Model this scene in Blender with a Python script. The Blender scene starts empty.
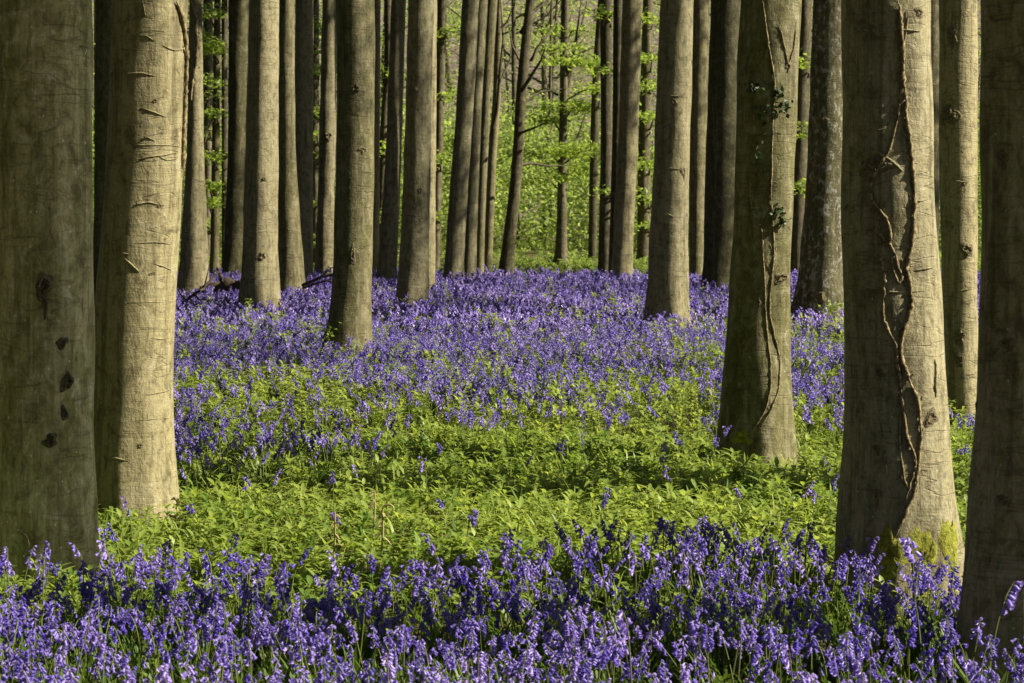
import bpy, math, random
import numpy as np

SEED = 11
random.seed(SEED)
RNG = np.random.default_rng(SEED)
SC = bpy.context.scene
COL = SC.collection

# ------------------------------------------------------------------ camera model
F = 2200.0          # focal length in photo pixels (1024 wide)
HZ = 180.0          # row of the eye level
EYE = 2.0           # eye height
CX, CY = 512.0, 341.5


def ground_z(x, y):
    x = np.asarray(x, float); y = np.asarray(y, float)
    z = 0.035 * np.sin(x * 0.9 + 0.4) * np.sin(y * 0.55 + 1.1) + 0.02 * np.sin(x * 2.1 + y * 1.3)
    hill = np.clip(y - 66.0, 0, None)
    return z + np.minimum(0.0045 * hill ** 1.95, 22.0 + 0.01 * hill)


def depth_of(yt):
    return F * EYE / (yt - HZ)


def world(px, py, d):
    return np.array([(px - CX) * d / F, d, EYE - (py - HZ) * d / F])


# ------------------------------------------------------------------ mesh helpers
class MB:
    """collects quads; builds ONE mesh object"""
    def __init__(self):
        self.v = []; self.f = []; self.m = []; self.s = []; self.n = 0

    def add(self, verts, faces, mat=0, smooth=True):
        verts = np.asarray(verts, np.float64).reshape(-1, 3)
        faces = np.asarray(faces, np.int64).reshape(-1, 4) + self.n
        self.v.append(verts); self.f.append(faces)
        self.m.append(np.full(len(faces), mat, np.int32)); self.s.append(np.full(len(faces), smooth, bool))
        self.n += len(verts)

    def arrays(self):
        return (np.concatenate(self.v), np.concatenate(self.f), np.concatenate(self.m), np.concatenate(self.s))

    def tube(self, pts, rad, n=8, mat=0, cap=True, jitter=0.0):
        pts = np.asarray(pts, float); k = len(pts)
        rad = np.broadcast_to(np.asarray(rad, float), (k,))
        tan = np.gradient(pts, axis=0)
        tan /= np.linalg.norm(tan, axis=1)[:, None] + 1e-12
        up = np.array([0.0, 0.0, 1.0]) if abs(tan[0, 2]) < 0.9 else np.array([1.0, 0.0, 0.0])
        a = np.cross(tan[0], up); a /= np.linalg.norm(a)
        rings = []
        ang = np.linspace(0, 2 * math.pi, n, endpoint=False)
        for i in range(k):
            a = a - tan[i] * np.dot(a, tan[i]); a /= np.linalg.norm(a) + 1e-12
            b = np.cross(tan[i], a)
            r = rad[i] * (1 + jitter * RNG.uniform(-1, 1, n)) if jitter else rad[i]
            rings.append(pts[i] + (np.cos(ang) * r)[:, None] * a + (np.sin(ang) * r)[:, None] * b)
        v = np.concatenate(rings)
        i = np.arange(k - 1)[:, None] * n; j = np.arange(n)[None, :]; j2 = (j + 1) % n
        fc = np.stack([i + j, i + j2, i + n + j2, i + n + j], -1).reshape(-1, 4)
        self.add(v, fc, mat, True)
        if cap and n >= 4:
            c0 = self.n
            self.add(np.concatenate([rings[-1], pts[-1][None] + tan[-1] * rad[-1] * .4]), [[j, (j + 1) % n, n, n] for j in range(n)], mat, True)

    def build(self, name, mats, parent=None, loc=None, tint=None):
        v, f, m, s = self.arrays()
        return mesh_object(name, v, f, m, s, mats, parent, loc, tint)


def mesh_data(name, v, f, m, s, mats, tint=None):
    me = bpy.data.meshes.new(name)
    deg = f[:, 2] == f[:, 3]
    order = np.concatenate([np.nonzero(~deg)[0], np.nonzero(deg)[0]])
    nq = int((~deg).sum()); nt = int(deg.sum())
    f = f[order]; m = m[order]; s = s[order]
    loops = np.concatenate([f[:nq].reshape(-1), f[nq:, :3].reshape(-1)]).astype(np.int32)
    starts = np.concatenate([np.arange(nq) * 4, nq * 4 + np.arange(nt) * 3]).astype(np.int32)
    me.vertices.add(len(v)); me.vertices.foreach_set('co', np.ascontiguousarray(v, np.float32).reshape(-1))
    me.loops.add(len(loops)); me.loops.foreach_set('vertex_index', loops)
    me.polygons.add(len(f)); me.polygons.foreach_set('loop_start', starts)
    me.polygons.foreach_set('material_index', m.astype(np.int32))
    me.polygons.foreach_set('use_smooth', s)
    if tint is not None:
        at = me.attributes.new('tint', 'FLOAT', 'POINT')
        at.data.foreach_set('value', np.asarray(tint, np.float32))
    for mt in (mats if isinstance(mats, (list, tuple)) else [mats]):
        me.materials.append(mt)
    me.update(calc_edges=True)
    return me


def mesh_object(name, v, f, m, s, mats, parent=None, loc=None, tint=None):
    if loc is not None:
        v = v - np.asarray(loc)
    o = bpy.data.objects.new(name, mesh_data(name, v, f, m, s, mats, tint))
    COL.objects.link(o)
    if parent is not None:
        o.parent = parent
        if loc is not None:
            o.location = np.asarray(loc) - np.asarray(parent.location)
    elif loc is not None:
        o.location = loc
    return o


def tag(o, label=None, cat=None, group=None, kind=None):
    if label: o['label'] = label
    if cat: o['category'] = cat
    if group: o['group'] = group
    if kind: o['kind'] = kind
    return o


def empty(name, loc):
    o = bpy.data.objects.new(name, None)
    o.empty_display_size = 0.1
    COL.objects.link(o); o.location = [float(c) for c in loc]
    return o


def stamp(protos, which, pos, rz, sc, tilt, tint):
    """copies prototypes (v,f,m,s) to many places as one set of arrays"""
    V, Fc, M, S, T = [], [], [], [], []
    n0 = 0
    for p, (v, f, m, s) in enumerate(protos):
        idx = np.nonzero(which == p)[0]
        if not len(idx):
            continue
        k = len(idx)
        c, sn = np.cos(rz[idx]), np.sin(rz[idx])
        vx = v[None, :, :] * sc[idx][:, None, None]
        x = vx[..., 0] * c[:, None] - vx[..., 1] * sn[:, None]
        y = vx[..., 0] * sn[:, None] + vx[..., 1] * c[:, None]
        z = vx[..., 2]
        x = x + z * tilt[idx, 0][:, None]; y = y + z * tilt[idx, 1][:, None]
        w = np.stack([x, y, z], -1) + pos[idx][:, None, :]
        V.append(w.reshape(-1, 3))
        Fc.append((f[None] + (np.arange(k) * len(v))[:, None, None] + n0).reshape(-1, 4))
        M.append(np.tile(m, k)); S.append(np.tile(s, k)); T.append(np.repeat(tint[idx], len(v)))
        n0 += k * len(v)
    return np.concatenate(V), np.concatenate(Fc), np.concatenate(M), np.concatenate(S), np.concatenate(T)


# ------------------------------------------------------------------ materials
def new_mat(name):
    m = bpy.data.materials.new(name); m.use_nodes = True
    nt = m.node_tree; nt.nodes.clear()
    return m, nt, (lambda t, **kw: _node(nt, t, **kw))


def _node(nt, t, **kw):
    n = nt.nodes.new(t)
    for k, v in kw.items():
        if k in n.bl_rna.properties.keys():
            setattr(n, k, v)
        else:
            n.inputs[k].default_value = v
    return n


def mixc(nt, fac, a, b, mode='MIX'):
    n = nt.nodes.new('ShaderNodeMix'); n.data_type = 'RGBA'; n.blend_type = mode
    for sock, val in ((n.inputs[0], fac), (n.inputs[6], a), (n.inputs[7], b)):
        if hasattr(val, 'is_linked'):
            nt.links.new(val, sock)
        elif isinstance(val, (tuple, list)):
            sock.default_value = (*val, 1.0) if len(val) == 3 else val
        else:
            sock.default_value = val
    return n.outputs[2]


def ramp(nt, val, lo, hi):
    n = nt.nodes.new('ShaderNodeMapRange'); n.interpolation_type = 'SMOOTHSTEP'
    n.inputs['From Min'].default_value = lo; n.inputs['From Max'].default_value = hi
    nt.links.new(val, n.inputs['Value'])
    return n.outputs[0]


def math_n(nt, op, a, b=0.5):
    n = nt.nodes.new('ShaderNodeMath'); n.operation = op
    for s, v in ((n.inputs[0], a), (n.inputs[1], b)):
        if hasattr(v, 'is_linked'): nt.links.new(v, s)
        else: s.default_value = v
    return n.outputs[0]


def noise(nt, vec, scale, detail=4, rough=0.55, dist=0.0):
    n = nt.nodes.new('ShaderNodeTexNoise')
    n.inputs['Scale'].default_value = scale; n.inputs['Detail'].default_value = detail
    n.inputs['Roughness'].default_value = rough; n.inputs['Distortion'].default_value = dist
    nt.links.new(vec, n.inputs['Vector'])
    return n.outputs['Fac']


def mapped(nt, vec, scale, loc=(0, 0, 0)):
    n = nt.nodes.new('ShaderNodeMapping')
    n.inputs['Scale'].default_value = scale; n.inputs['Location'].default_value = loc
    nt.links.new(vec, n.inputs['Vector'])
    return n.outputs[0]


def make_bark(name, pale=(0.34, 0.29, 0.19), olive=(0.155, 0.145, 0.06), dark=(0.07, 0.06, 0.035)):
    """smooth beech bark; object colour: r = amount of green algae, g = pale lichen spots, b = brightness"""
    m, nt, N = new_mat(name)
    tc = N('ShaderNodeTexCoord'); oi = N('ShaderNodeObjectInfo')
    off = nt.nodes.new('ShaderNodeVectorMath'); off.operation = 'ADD'
    com = N('ShaderNodeCombineXYZ')
    r10 = math_n(nt, 'MULTIPLY', oi.outputs['Random'], 37.0)
    for i in range(3): nt.links.new(r10, com.inputs[i])
    nt.links.new(tc.outputs['Object'], off.inputs[0]); nt.links.new(com.outputs[0], off.inputs[1])
    P = off.outputs[0]
    sep = N('ShaderNodeSeparateColor'); nt.links.new(oi.outputs['Color'], sep.inputs[0])
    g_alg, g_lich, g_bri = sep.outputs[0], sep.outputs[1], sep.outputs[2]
    streak = noise(nt, mapped(nt, P, (9, 9, 0.8)), 1.0, 5, 0.6, 0.4)
    blotch = noise(nt, mapped(nt, P, (2.2, 2.2, 1.1)), 1.0, 5, 0.6, 0.8)
    fine = noise(nt, mapped(nt, P, (70, 70, 55)), 1.0, 4, 0.7)
    mid = noise(nt, mapped(nt, P, (15, 15, 10)), 1.0, 6, 0.7, 0.4)
    horiz = noise(nt, mapped(nt, P, (7, 7, 55)), 1.0, 4, 0.6, 0.6)
    vert = noise(nt, mapped(nt, P, (42, 42, 3.0)), 1.0, 5, 0.65, 0.3)
    stain = noise(nt, mapped(nt, P, (5.0, 5.0, 2.2)), 1.0, 8, 0.75, 1.4)
    drip = noise(nt, mapped(nt, P, (14, 14, 0.55)), 1.0, 4, 0.6, 0.5)
    horiz2 = noise(nt, mapped(nt, P, (2.4, 2.4, 14)), 1.0, 5, 0.65, 0.9)
    alg0 = math_n(nt, 'ADD', math_n(nt, 'MULTIPLY', streak, 0.45), math_n(nt, 'MULTIPLY', stain, 0.55))
    alg = ramp(nt, math_n(nt, 'ADD', alg0, math_n(nt, 'MULTIPLY', math_n(nt, 'SUBTRACT', g_alg, 0.5), 0.6)), 0.36, 0.62)
    hue = mixc(nt, ramp(nt, oi.outputs['Random'], 0.1, 0.9), pale, (pale[0] * .84, pale[1] * .88, pale[2] * 1.0))
    c = mixc(nt, alg, hue, olive)
    c = mixc(nt, math_n(nt, 'MULTIPLY', ramp(nt, mid, 0.50, 0.66), 0.50), c, (0.42, 0.38, 0.24))
    c = mixc(nt, math_n(nt, 'MULTIPLY', ramp(nt, mid, 0.50, 0.36), 0.55), c, dark)
    c = mixc(nt, math_n(nt, 'MULTIPLY', ramp(nt, drip, 0.55, 0.68), 0.50), c, dark)
    c = mixc(nt, math_n(nt, 'MULTIPLY', ramp(nt, drip, 0.42, 0.32), 0.35), c, (0.44, 0.40, 0.26))
    c = mixc(nt, math_n(nt, 'MULTIPLY', ramp(nt, horiz2, 0.60, 0.68), 0.45), c, dark)
    c = mixc(nt, math_n(nt, 'MULTIPLY', ramp(nt, horiz, 0.58, 0.72), 0.18), c, dark)
    c = mixc(nt, math_n(nt, 'MULTIPLY', ramp(nt, vert, 0.50, 0.68), 0.45), c, dark)
    c = mixc(nt, math_n(nt, 'MULTIPLY', ramp(nt, blotch, 0.56, 0.70), 0.60), c, olive)
    lines = noise(nt, mapped(nt, P, (1.7, 1.7, 10)), 1.0, 3, 0.5, 0.5)
    gate = ramp(nt, blotch, 0.42, 0.55)
    crack = math_n(nt, 'MULTIPLY', math_n(nt, 'SUBTRACT', 1.0, ramp(nt, math_n(nt, 'ABSOLUTE', math_n(nt, 'SUBTRACT', lines, 0.5), 0.0), 0.004, 0.016)), gate)
    c = mixc(nt, math_n(nt, 'MULTIPLY', crack, 0.34), c, dark)
    # small pale lenticels and lichen specks
    vor = N('ShaderNodeTexVoronoi', feature='F1'); vor.inputs['Scale'].default_value = 34.0
    nt.links.new(mapped(nt, P, (1, 1, 0.8)), vor.inputs['Vector'])
    spot = math_n(nt, 'SUBTRACT', 1.0, ramp(nt, vor.outputs['Distance'], 0.10, 0.20))
    sepv = N('ShaderNodeSeparateColor'); nt.links.new(vor.outputs['Color'], sepv.inputs[0])
    keep = ramp(nt, math_n(nt, 'ADD', sepv.outputs[0], math_n(nt, 'MULTIPLY', g_lich, 0.55)), 0.93, 0.98)
    c = mixc(nt, math_n(nt, 'MULTIPLY', math_n(nt, 'MULTIPLY', spot, keep), 0.75), c, (0.52, 0.50, 0.40))
    # large pale lichen crust, only where the tree has it
    crust = ramp(nt, math_n(nt, 'ADD', mid, math_n(nt, 'MULTIPLY', g_lich, 0.16)), 0.66, 0.72)
    c = mixc(nt, math_n(nt, 'MULTIPLY', crust, g_lich), c, (0.58, 0.57, 0.50))
    hsv = N('ShaderNodeHueSaturation'); nt.links.new(c, hsv.inputs['Color'])
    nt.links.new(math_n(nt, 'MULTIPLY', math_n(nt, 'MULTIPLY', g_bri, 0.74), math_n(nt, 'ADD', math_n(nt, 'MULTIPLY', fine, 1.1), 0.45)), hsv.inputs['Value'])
    b = N('ShaderNodeBsdfPrincipled'); b.inputs['Roughness'].default_value = 0.72
    b.inputs['Specular IOR Level'].default_value = 0.25
    nt.links.new(hsv.outputs[0], b.inputs['Base Color'])
    h = math_n(nt, 'MULTIPLY', horiz, 0.10)
    for q, wq in ((fine, .22), (vert, .22), (horiz2, .7), (mid, .9), (stain, .5)):
        h = math_n(nt, 'ADD', h, math_n(nt, 'MULTIPLY', q, wq))
    h = math_n(nt, 'SUBTRACT', h, math_n(nt, 'MULTIPLY', crack, .35))
    bp = N('ShaderNodeBump'); bp.inputs['Strength'].default_value = 0.6; bp.inputs['Distance'].default_value = 0.018
    nt.links.new(h, bp.inputs['Height']); nt.links.new(bp.outputs[0], b.inputs['Normal'])
    out = N('ShaderNodeOutputMaterial'); nt.links.new(b.outputs[0], out.inputs[0])
    return m


def make_rough(name, a, b_, scale=20.0, rough=0.85, bump=0.01):
    m, nt, N = new_mat(name)
    tc = N('ShaderNodeTexCoord')
    n1 = noise(nt, tc.outputs['Object'], scale, 6, 0.65, 0.3)
    c = mixc(nt, ramp(nt, n1, 0.35, 0.65), a, b_)
    b = N('ShaderNodeBsdfPrincipled'); b.inputs['Roughness'].default_value = rough
    b.inputs['Specular IOR Level'].default_value = 0.2
    nt.links.new(c, b.inputs['Base Color'])
    bp = N('ShaderNodeBump'); bp.inputs['Strength'].default_value = 0.8; bp.inputs['Distance'].default_value = bump
    nt.links.new(n1, bp.inputs['Height']); nt.links.new(bp.outputs[0], b.inputs['Normal'])
    out = N('ShaderNodeOutputMaterial'); nt.links.new(b.outputs[0], out.inputs[0])
    return m


def make_leaf(name, c0, c1, t0, t1, trans=0.4, rough=0.45, spec=0.35):
    """thin leaf or petal; attribute tint (0..1) is the plant's own hue"""
    m, nt, N = new_mat(name)
    at = N('ShaderNodeAttribute', attribute_name='tint', attribute_type='GEOMETRY')
    tn = at.outputs['Fac']
    b = N('ShaderNodeBsdfPrincipled'); b.inputs['Roughness'].default_value = rough
    b.inputs['Specular IOR Level'].default_value = spec
    nt.links.new(mixc(nt, tn, c0, c1), b.inputs['Base Color'])
    t = N('ShaderNodeBsdfTranslucent'); nt.links.new(mixc(nt, tn, t0, t1), t.inputs['Color'])
    mx = N('ShaderNodeMixShader'); mx.inputs[0].default_value = trans
    nt.links.new(b.outputs[0], mx.inputs[1]); nt.links.new(t.outputs[0], mx.inputs[2])
    out = N('ShaderNodeOutputMaterial'); nt.links.new(mx.outputs[0], out.inputs[0])
    return m


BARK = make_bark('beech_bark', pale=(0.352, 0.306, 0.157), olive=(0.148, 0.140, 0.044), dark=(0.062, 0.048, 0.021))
BARK_DARK = make_bark('shade_bark', pale=(0.21, 0.17, 0.09), olive=(0.11, 0.097, 0.036), dark=(0.05, 0.042, 0.025))  # bark copy darkened to put the far trunks' shade into its colour
SCAR = make_rough('bark_scar', (0.075, 0.06, 0.035), (0.23, 0.19, 0.105), 70.0, 0.9, 0.02)
SCAR_RIM = make_rough('scar_rim', (0.09, 0.078, 0.042), (0.20, 0.175, 0.095), 40.0, 0.85, 0.012)
VINE = make_rough('ivy_wood', (0.07, 0.053, 0.028), (0.33, 0.265, 0.145), 55.0, 0.85, 0.006)
TWIG = make_rough('dead_twig', (0.03, 0.022, 0.015), (0.09, 0.07, 0.045), 30.0, 0.9, 0.01)
MOSS = make_rough('moss', (0.12, 0.15, 0.018), (0.30, 0.29, 0.042), 45.0, 0.95, 0.02)
IVYLEAF = make_leaf('ivy_leaf', (0.018, 0.035, 0.010), (0.05, 0.075, 0.03), (0.03, 0.06, 0.01), (0.05, 0.09, 0.02), 0.12, 0.45, 0.2)
BELL = make_leaf('bluebell_petal', (0.115, 0.078, 0.40), (0.40, 0.31, 0.70), (0.22, 0.14, 0.72), (0.55, 0.42, 0.92), 0.38, 0.36, 0.55)
STEMG = make_leaf('flower_stem', (0.16, 0.21, 0.04), (0.14, 0.13, 0.08), (0.2, 0.26, 0.04), (0.16, 0.18, 0.06), 0.2, 0.5, 0.2)
BLADE = make_leaf('bluebell_leaf', (0.055, 0.105, 0.018), (0.10, 0.16, 0.022), (0.14, 0.24, 0.02), (0.22, 0.32, 0.03), 0.32, 0.45, 0.22)
HERB = make_leaf('herb_leaf', (0.105, 0.19, 0.037), (0.27, 0.335, 0.072), (0.29, 0.42, 0.033), (0.55, 0.64, 0.095), 0.42, 0.45, 0.3)
BEECH = make_leaf('young_beech_leaf', (0.13, 0.20, 0.03), (0.22, 0.29, 0.05), (0.30, 0.44, 0.04), (0.44, 0.56, 0.08), 0.5, 0.45, 0.3)
CANOPY = make_leaf('canopy_leaf', (0.06, 0.10, 0.015), (0.11, 0.14, 0.02), (0.14, 0.22, 0.015), (0.22, 0.30, 0.02), 0.3, 0.5, 0.3)
DARK_LEAF = make_leaf('unseen_dark_leaf', (0.018, 0.03, 0.010), (0.035, 0.05, 0.016), (0.02, 0.035, 0.01), (0.03, 0.05, 0.012), 0.1, 0.5, 0.2)  # dark leaf colour picked to cut light bounced from the unseen wood
THICK = make_leaf('thicket_leaf', (0.09, 0.14, 0.022), (0.25, 0.31, 0.075), (0.22, 0.34, 0.05), (0.52, 0.62, 0.13), 0.52, 0.5, 0.3)
DRY = make_leaf('dry_stalk', (0.30, 0.24, 0.11), (0.42, 0.36, 0.18), (0.3, 0.26, 0.1), (0.4, 0.34, 0.14), 0.2, 0.7, 0.2)


def make_soil():
    m, nt, N = new_mat('woodland_soil')
    tc = N('ShaderNodeTexCoord'); P = tc.outputs['Object']
    n1 = noise(nt, P, 0.9, 6, 0.6, 0.3); n2 = noise(nt, P, 22.0, 5, 0.7); n3 = noise(nt, P, 5.0, 5, 0.6)
    c = mixc(nt, ramp(nt, n2, 0.35, 0.65), (0.045, 0.034, 0.02), (0.17, 0.125, 0.07))
    c = mixc(nt, math_n(nt, 'MULTIPLY', ramp(nt, n1, 0.40, 0.62), 0.75), c, (0.075, 0.105, 0.02))
    sp = N('ShaderNodeSeparateXYZ'); nt.links.new(P, sp.inputs[0])
    far = ramp(nt, sp.outputs[1], 60.0, 85.0)
    litter = mixc(nt, ramp(nt, n3, 0.4, 0.6), (0.10, 0.078, 0.055), (0.21, 0.17, 0.135))
    c = mixc(nt, far, c, litter)
    b = N('ShaderNodeBsdfPrincipled'); b.inputs['Roughness'].default_value = 0.95
    b.inputs['Specular IOR Level'].default_value = 0.1
    nt.links.new(c, b.inputs['Base Color'])
    bp = N('ShaderNodeBump'); bp.inputs['Strength'].default_value = 1.0; bp.inputs['Distance'].default_value = 0.03
    nt.links.new(n2, bp.inputs['Height']); nt.links.new(bp.outputs[0], b.inputs['Normal'])
    out = N('ShaderNodeOutputMaterial'); nt.links.new(b.outputs[0], out.inputs[0])
    return m


# ------------------------------------------------------------------ ground sheet
def build_ground():
    ys = np.concatenate([np.linspace(-40, 4, 12), np.linspace(5, 60, 140), np.linspace(61, 150, 60), np.linspace(160, 900, 30)])
    xs = np.concatenate([np.linspace(-500, -40, 20), np.linspace(-36, -13, 16), np.linspace(-12, 12, 90), np.linspace(13, 36, 16), np.linspace(40, 500, 20)])
    X, Y = np.meshgrid(xs, ys); Z = ground_z(X, Y)
    v = np.stack([X, Y, Z], -1).reshape(-1, 3); nx = len(xs)
    i = np.arange(len(ys) - 1)[:, None] * nx; j = np.arange(nx - 1)[None]
    f = np.stack([i + j, i + j + 1, i + nx + j + 1, i + nx + j], -1).reshape(-1, 4)
    o = mesh_object('ground', v, f, np.zeros(len(f), np.int32), np.ones(len(f), bool), make_soil())
    tag(o, kind='structure')


build_ground()

# ------------------------------------------------------------------ leaf cards
def leaf_cards(cent, size, normal_spread=1.0, aspect=0.55, flat=0.0):
    """rhombic leaves at cent (n,3); flat=1 keeps them level"""
    n = len(cent)
    d = RNG.normal(size=(n, 3)); d[:, 2] *= (1 - flat) * normal_spread
    d /= np.linalg.norm(d, axis=1)[:, None] + 1e-9
    u = RNG.normal(size=(n, 3)); u[:, 2] += flat * 6
    w = np.cross(d, u); w /= np.linalg.norm(w, axis=1)[:, None] + 1e-9
    L = (size * RNG.uniform(0.7, 1.3, n))[:, None]
    nn = np.cross(d, w)
    v = np.stack([cent - d * L * .5, cent + w * L * aspect * .5 + nn * L * .06, cent + d * L * .5 - nn * L * .08, cent - w * L * aspect * .5 + nn * L * .06], 1).reshape(-1, 3)
    f = np.arange(n * 4).reshape(-1, 4)
    return v, f


# ------------------------------------------------------------------ beech trees
CROWNS = []


def make_crown(seed, R=3.0, Hc=6.0, n_leaf=2600, limbs=9, leaf=.13):
    rs = np.random.default_rng(seed)
    mb = MB(); tints = []
    ends = []
    for k in range(limbs):
        a = k * 2.4 + rs.uniform(-.4, .4)
        z0 = rs.uniform(-2.2, 0.6); L = rs.uniform(.55, 1.0) * R
        p0 = np.array([0, 0, z0]); p1 = p0 + np.array([math.cos(a) * L * .5, math.sin(a) * L * .5, L * .55])
        p2 = p0 + np.array([math.cos(a) * L, math.sin(a) * L, L * .8 + rs.uniform(0, 1.6)])
        mb.tube([p0, (p0 + p1) / 2 + rs.normal(0, .06, 3), p1, (p1 + p2) / 2 + rs.normal(0, .1, 3), p2], [.09, .075, .055, .035, .015], 5, 0)
        ends += [p1, (p1 + p2) / 2, p2]
        for q in range(3):
            b0 = p1 + (p2 - p1) * rs.uniform(0, .9); e = b0 + rs.normal(0, .9, 3) * np.array([1, 1, .5])
            mb.tube([b0, (b0 + e) / 2 + rs.normal(0, .08, 3), e], [.03, .02, .008], 4, 0)
            ends.append(e)
    mb.tube([[0, 0, -.3], [.1, .05, 1.2], [.05, -.1, 2.6], [0, .05, 4.0]], [.13, .10, .06, .02], 6, 0)
    ends += [np.array([0.1, 0, 2.0]), np.array([0, 0, 3.2]), np.array([0, .1, 4.0])]
    nt_ = mb.n
    ends = np.array(ends)
    pick = rs.integers(0, len(ends), n_leaf)
    c = ends[pick] + rs.normal(0, 1, (n_leaf, 3)) * np.array([.55, .55, .22])
    v, f = leaf_cards(c, leaf, flat=0.6, aspect=.7)
    mb.add(v, f, 1, False)
    tint = np.concatenate([np.zeros(nt_), np.repeat(rs.uniform(0, 1, n_leaf), 4)])
    V, Fc, M, S = mb.arrays()
    return mesh_data('crown', V, Fc, M, S, [BARK_DARK, CANOPY], tint)


for k in range(5):
    CROWNS.append(make_crown(100 + k, R=3.6 + .3 * k, n_leaf=6500, limbs=13, leaf=.24))
THIN_CROWNS = [make_crown(150 + k, R=2.6 + .3 * k) for k in range(3)]


class Trunk:
    """a trunk that follows rows (photo row, left edge, right edge) at depth d"""
    def __init__(self, rows, yv, k=1.15, flute=0.025, flare=0.5, H=13.0, seed=0, bump=0.013, lobes=5):
        self.rs = np.random.default_rng(seed + 500)
        self.yt = HZ + (yv - HZ) * k
        self.d = depth_of(self.yt); d = self.d
        rows = sorted(rows)
        ys = np.array([r[0] for r in rows], float); xl = np.array([r[1] for r in rows], float); xr = np.array([r[2] for r in rows], float)
        z = EYE - (ys - HZ) * d / F
        xc = ((xl + xr) / 2 - CX) * d / F; r = (xr - xl) / 2 * d / F
        o = np.argsort(z); z, xc, r = z[o], xc[o], r[o]
        # below the lowest row: same radius; above the highest: taper and lean that dies out
        slope = (xc[-1] - xc[-2]) / max(z[-1] - z[-2], 1e-3)
        slope = max(-.08, min(.08, slope))
        zs, xs, rs_ = list(z), list(xc), list(r)
        x0 = xc[0]; sl0 = (xc[1] - xc[0]) / (z[1] - z[0]); sl0 = max(-.1, min(.1, sl0))
        gx = x0; self.gz = float(ground_z(gx, d))
        if z[0] > self.gz - .2:
            zs.insert(0, self.gz - .2); xs.insert(0, x0 - sl0 * (z[0] - self.gz + .2)); rs_.insert(0, r[0])
        top = zs[-1]; n = 6
        H = max(H, top + 4)
        for i in range(1, n + 1):
            t = i / n
            zs.append(top + (H - top) * t); xs.append(xc[-1] + slope * (H - top) * (t - .5 * t * t)); rs_.append(r[-1] * (1 - .5 * t))
        self.zk, self.xk, self.rk = np.array(zs), np.array(xs), np.array(rs_)
        self.H = H
        self.ph = self.rs.uniform(0, 6.28, 12); self.flute = flute; self.flare = flare; self.bump = bump; self.lobes = lobes
        self.root = np.array([float(self.cx(self.gz + .0)), d, self.gz])
        self.ydrift = self.rs.uniform(-.02, .02)

    def _smooth(self, arr, z):
        # smoothed interpolation
        w = 0.22 * self.d / 20
        return (np.interp(z, self.zk, arr) * 2 + np.interp(z - w, self.zk, arr) + np.interp(z + w, self.zk, arr)) / 4

    def cx(self, z): return self._smooth(self.xk, np.asarray(z, float))

    def rad(self, th, z):
        th = np.asarray(th, float); z = np.asarray(z, float)
        r = self._smooth(self.rk, z)
        p = self.ph
        h = np.clip(z - self.gz, 0, None)
        m = self.flute * (np.cos(2 * th + p[0] + .12 * z) + .7 * np.cos(3 * th + p[1] - .2 * z) + .5 * np.cos(5 * th + p[2] + .3 * z))
        m = m + self.bump * (np.sin(4 * th + p[3] + 3.1 * z) + np.sin(7 * th + p[4] - 5.3 * z) + np.sin(3 * th + p[5] + 8.7 * z))
        fl = self.flare * np.exp(-h / (r * 1.0 + .02)) * (0.55 + .65 * np.cos(self.lobes * th + p[6]) ** 2 + .25 * np.cos(2 * th + p[7]))
        fl2 = .10 * self.flare * np.exp(-h / (r * 4)) * np.cos(self.lobes * th + p[6])
        return r * (1 + m + fl + fl2)

    def surf(self, th, z, off=0.0):
        r = self.rad(th, z) + off
        x = self.cx(z) + r * np.sin(th); y = self.d + self.ydrift * (z - 2) - r * np.cos(th)
        return np.stack([x, y, np.broadcast_to(z, x.shape)], -1)

    def at_px(self, px, py):
        z = EYE - (py - HZ) * (self.d - .2) / F
        c = float(self.cx(z)); r = float(self._smooth(self.rk, z))
        az = math.atan2(c, self.d)
        # the sideways offset seen along the view ray
        x = (px - CX) * (self.d - r * .6) / F
        u = (x - c) / r * 1.0
        u = max(-.97, min(.97, u))
        return math.asin(u) - az, z

    def mesh(self, n=28, dz=0.08):
        vis = 2 + HZ * self.d / F + .6
        z1 = np.arange(self.gz - .2, min(vis, self.H), dz); z2 = np.linspace(min(vis, self.H), self.H, 10)
        zz = np.concatenate([z1, z2]); th = np.linspace(0, 2 * math.pi, n, endpoint=False)
        Z, T = np.meshgrid(zz, th, indexing='ij')
        v = self.surf(T, Z).reshape(-1, 3)
        i = np.arange(len(zz) - 1)[:, None] * n; j = np.arange(n)[None]; j2 = (j + 1) % n
        f = np.stack([i + j, i + j2, i + n + j2, i + n + j], -1).reshape(-1, 4)
        mb = MB(); mb.add(v, f, 0, True)
        return mb


def ridge(mb, tr, path, r=0.006, sub=5, n=6, sink=0.38, wob=0.15):
    """a raised bark ridge or a stem that lies on the trunk along pixels"""
    a = np.array([tr.at_px(*p) for p in path])
    t = np.linspace(0, len(a) - 1, (len(a) - 1) * sub + 1)
    th = np.interp(t, np.arange(len(a)), a[:, 0]); z = np.interp(t, np.arange(len(a)), a[:, 1])
    if len(a) > 3:
        k = np.array([.25, .5, .25])
        for _ in range(2):
            th[1:-1] = np.convolve(th, k, 'valid'); z[1:-1] = np.convolve(z, k, 'valid')
    rr = np.full(len(t), r) * (1 + wob * RNG.normal(size=len(t)))
    rr = np.clip(rr, r * .5, r * 1.6)
    th = th + RNG.normal(0, .25 * r, len(t)) / .25
    pts = tr.surf(th, z, r * (1 - 2 * sink) + 0 * th)
    e = np.minimum(1, np.minimum(t + .25, t[-1] - t + .25))
    mb.tube(pts, rr * e, n, 0, jitter=.12)


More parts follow.
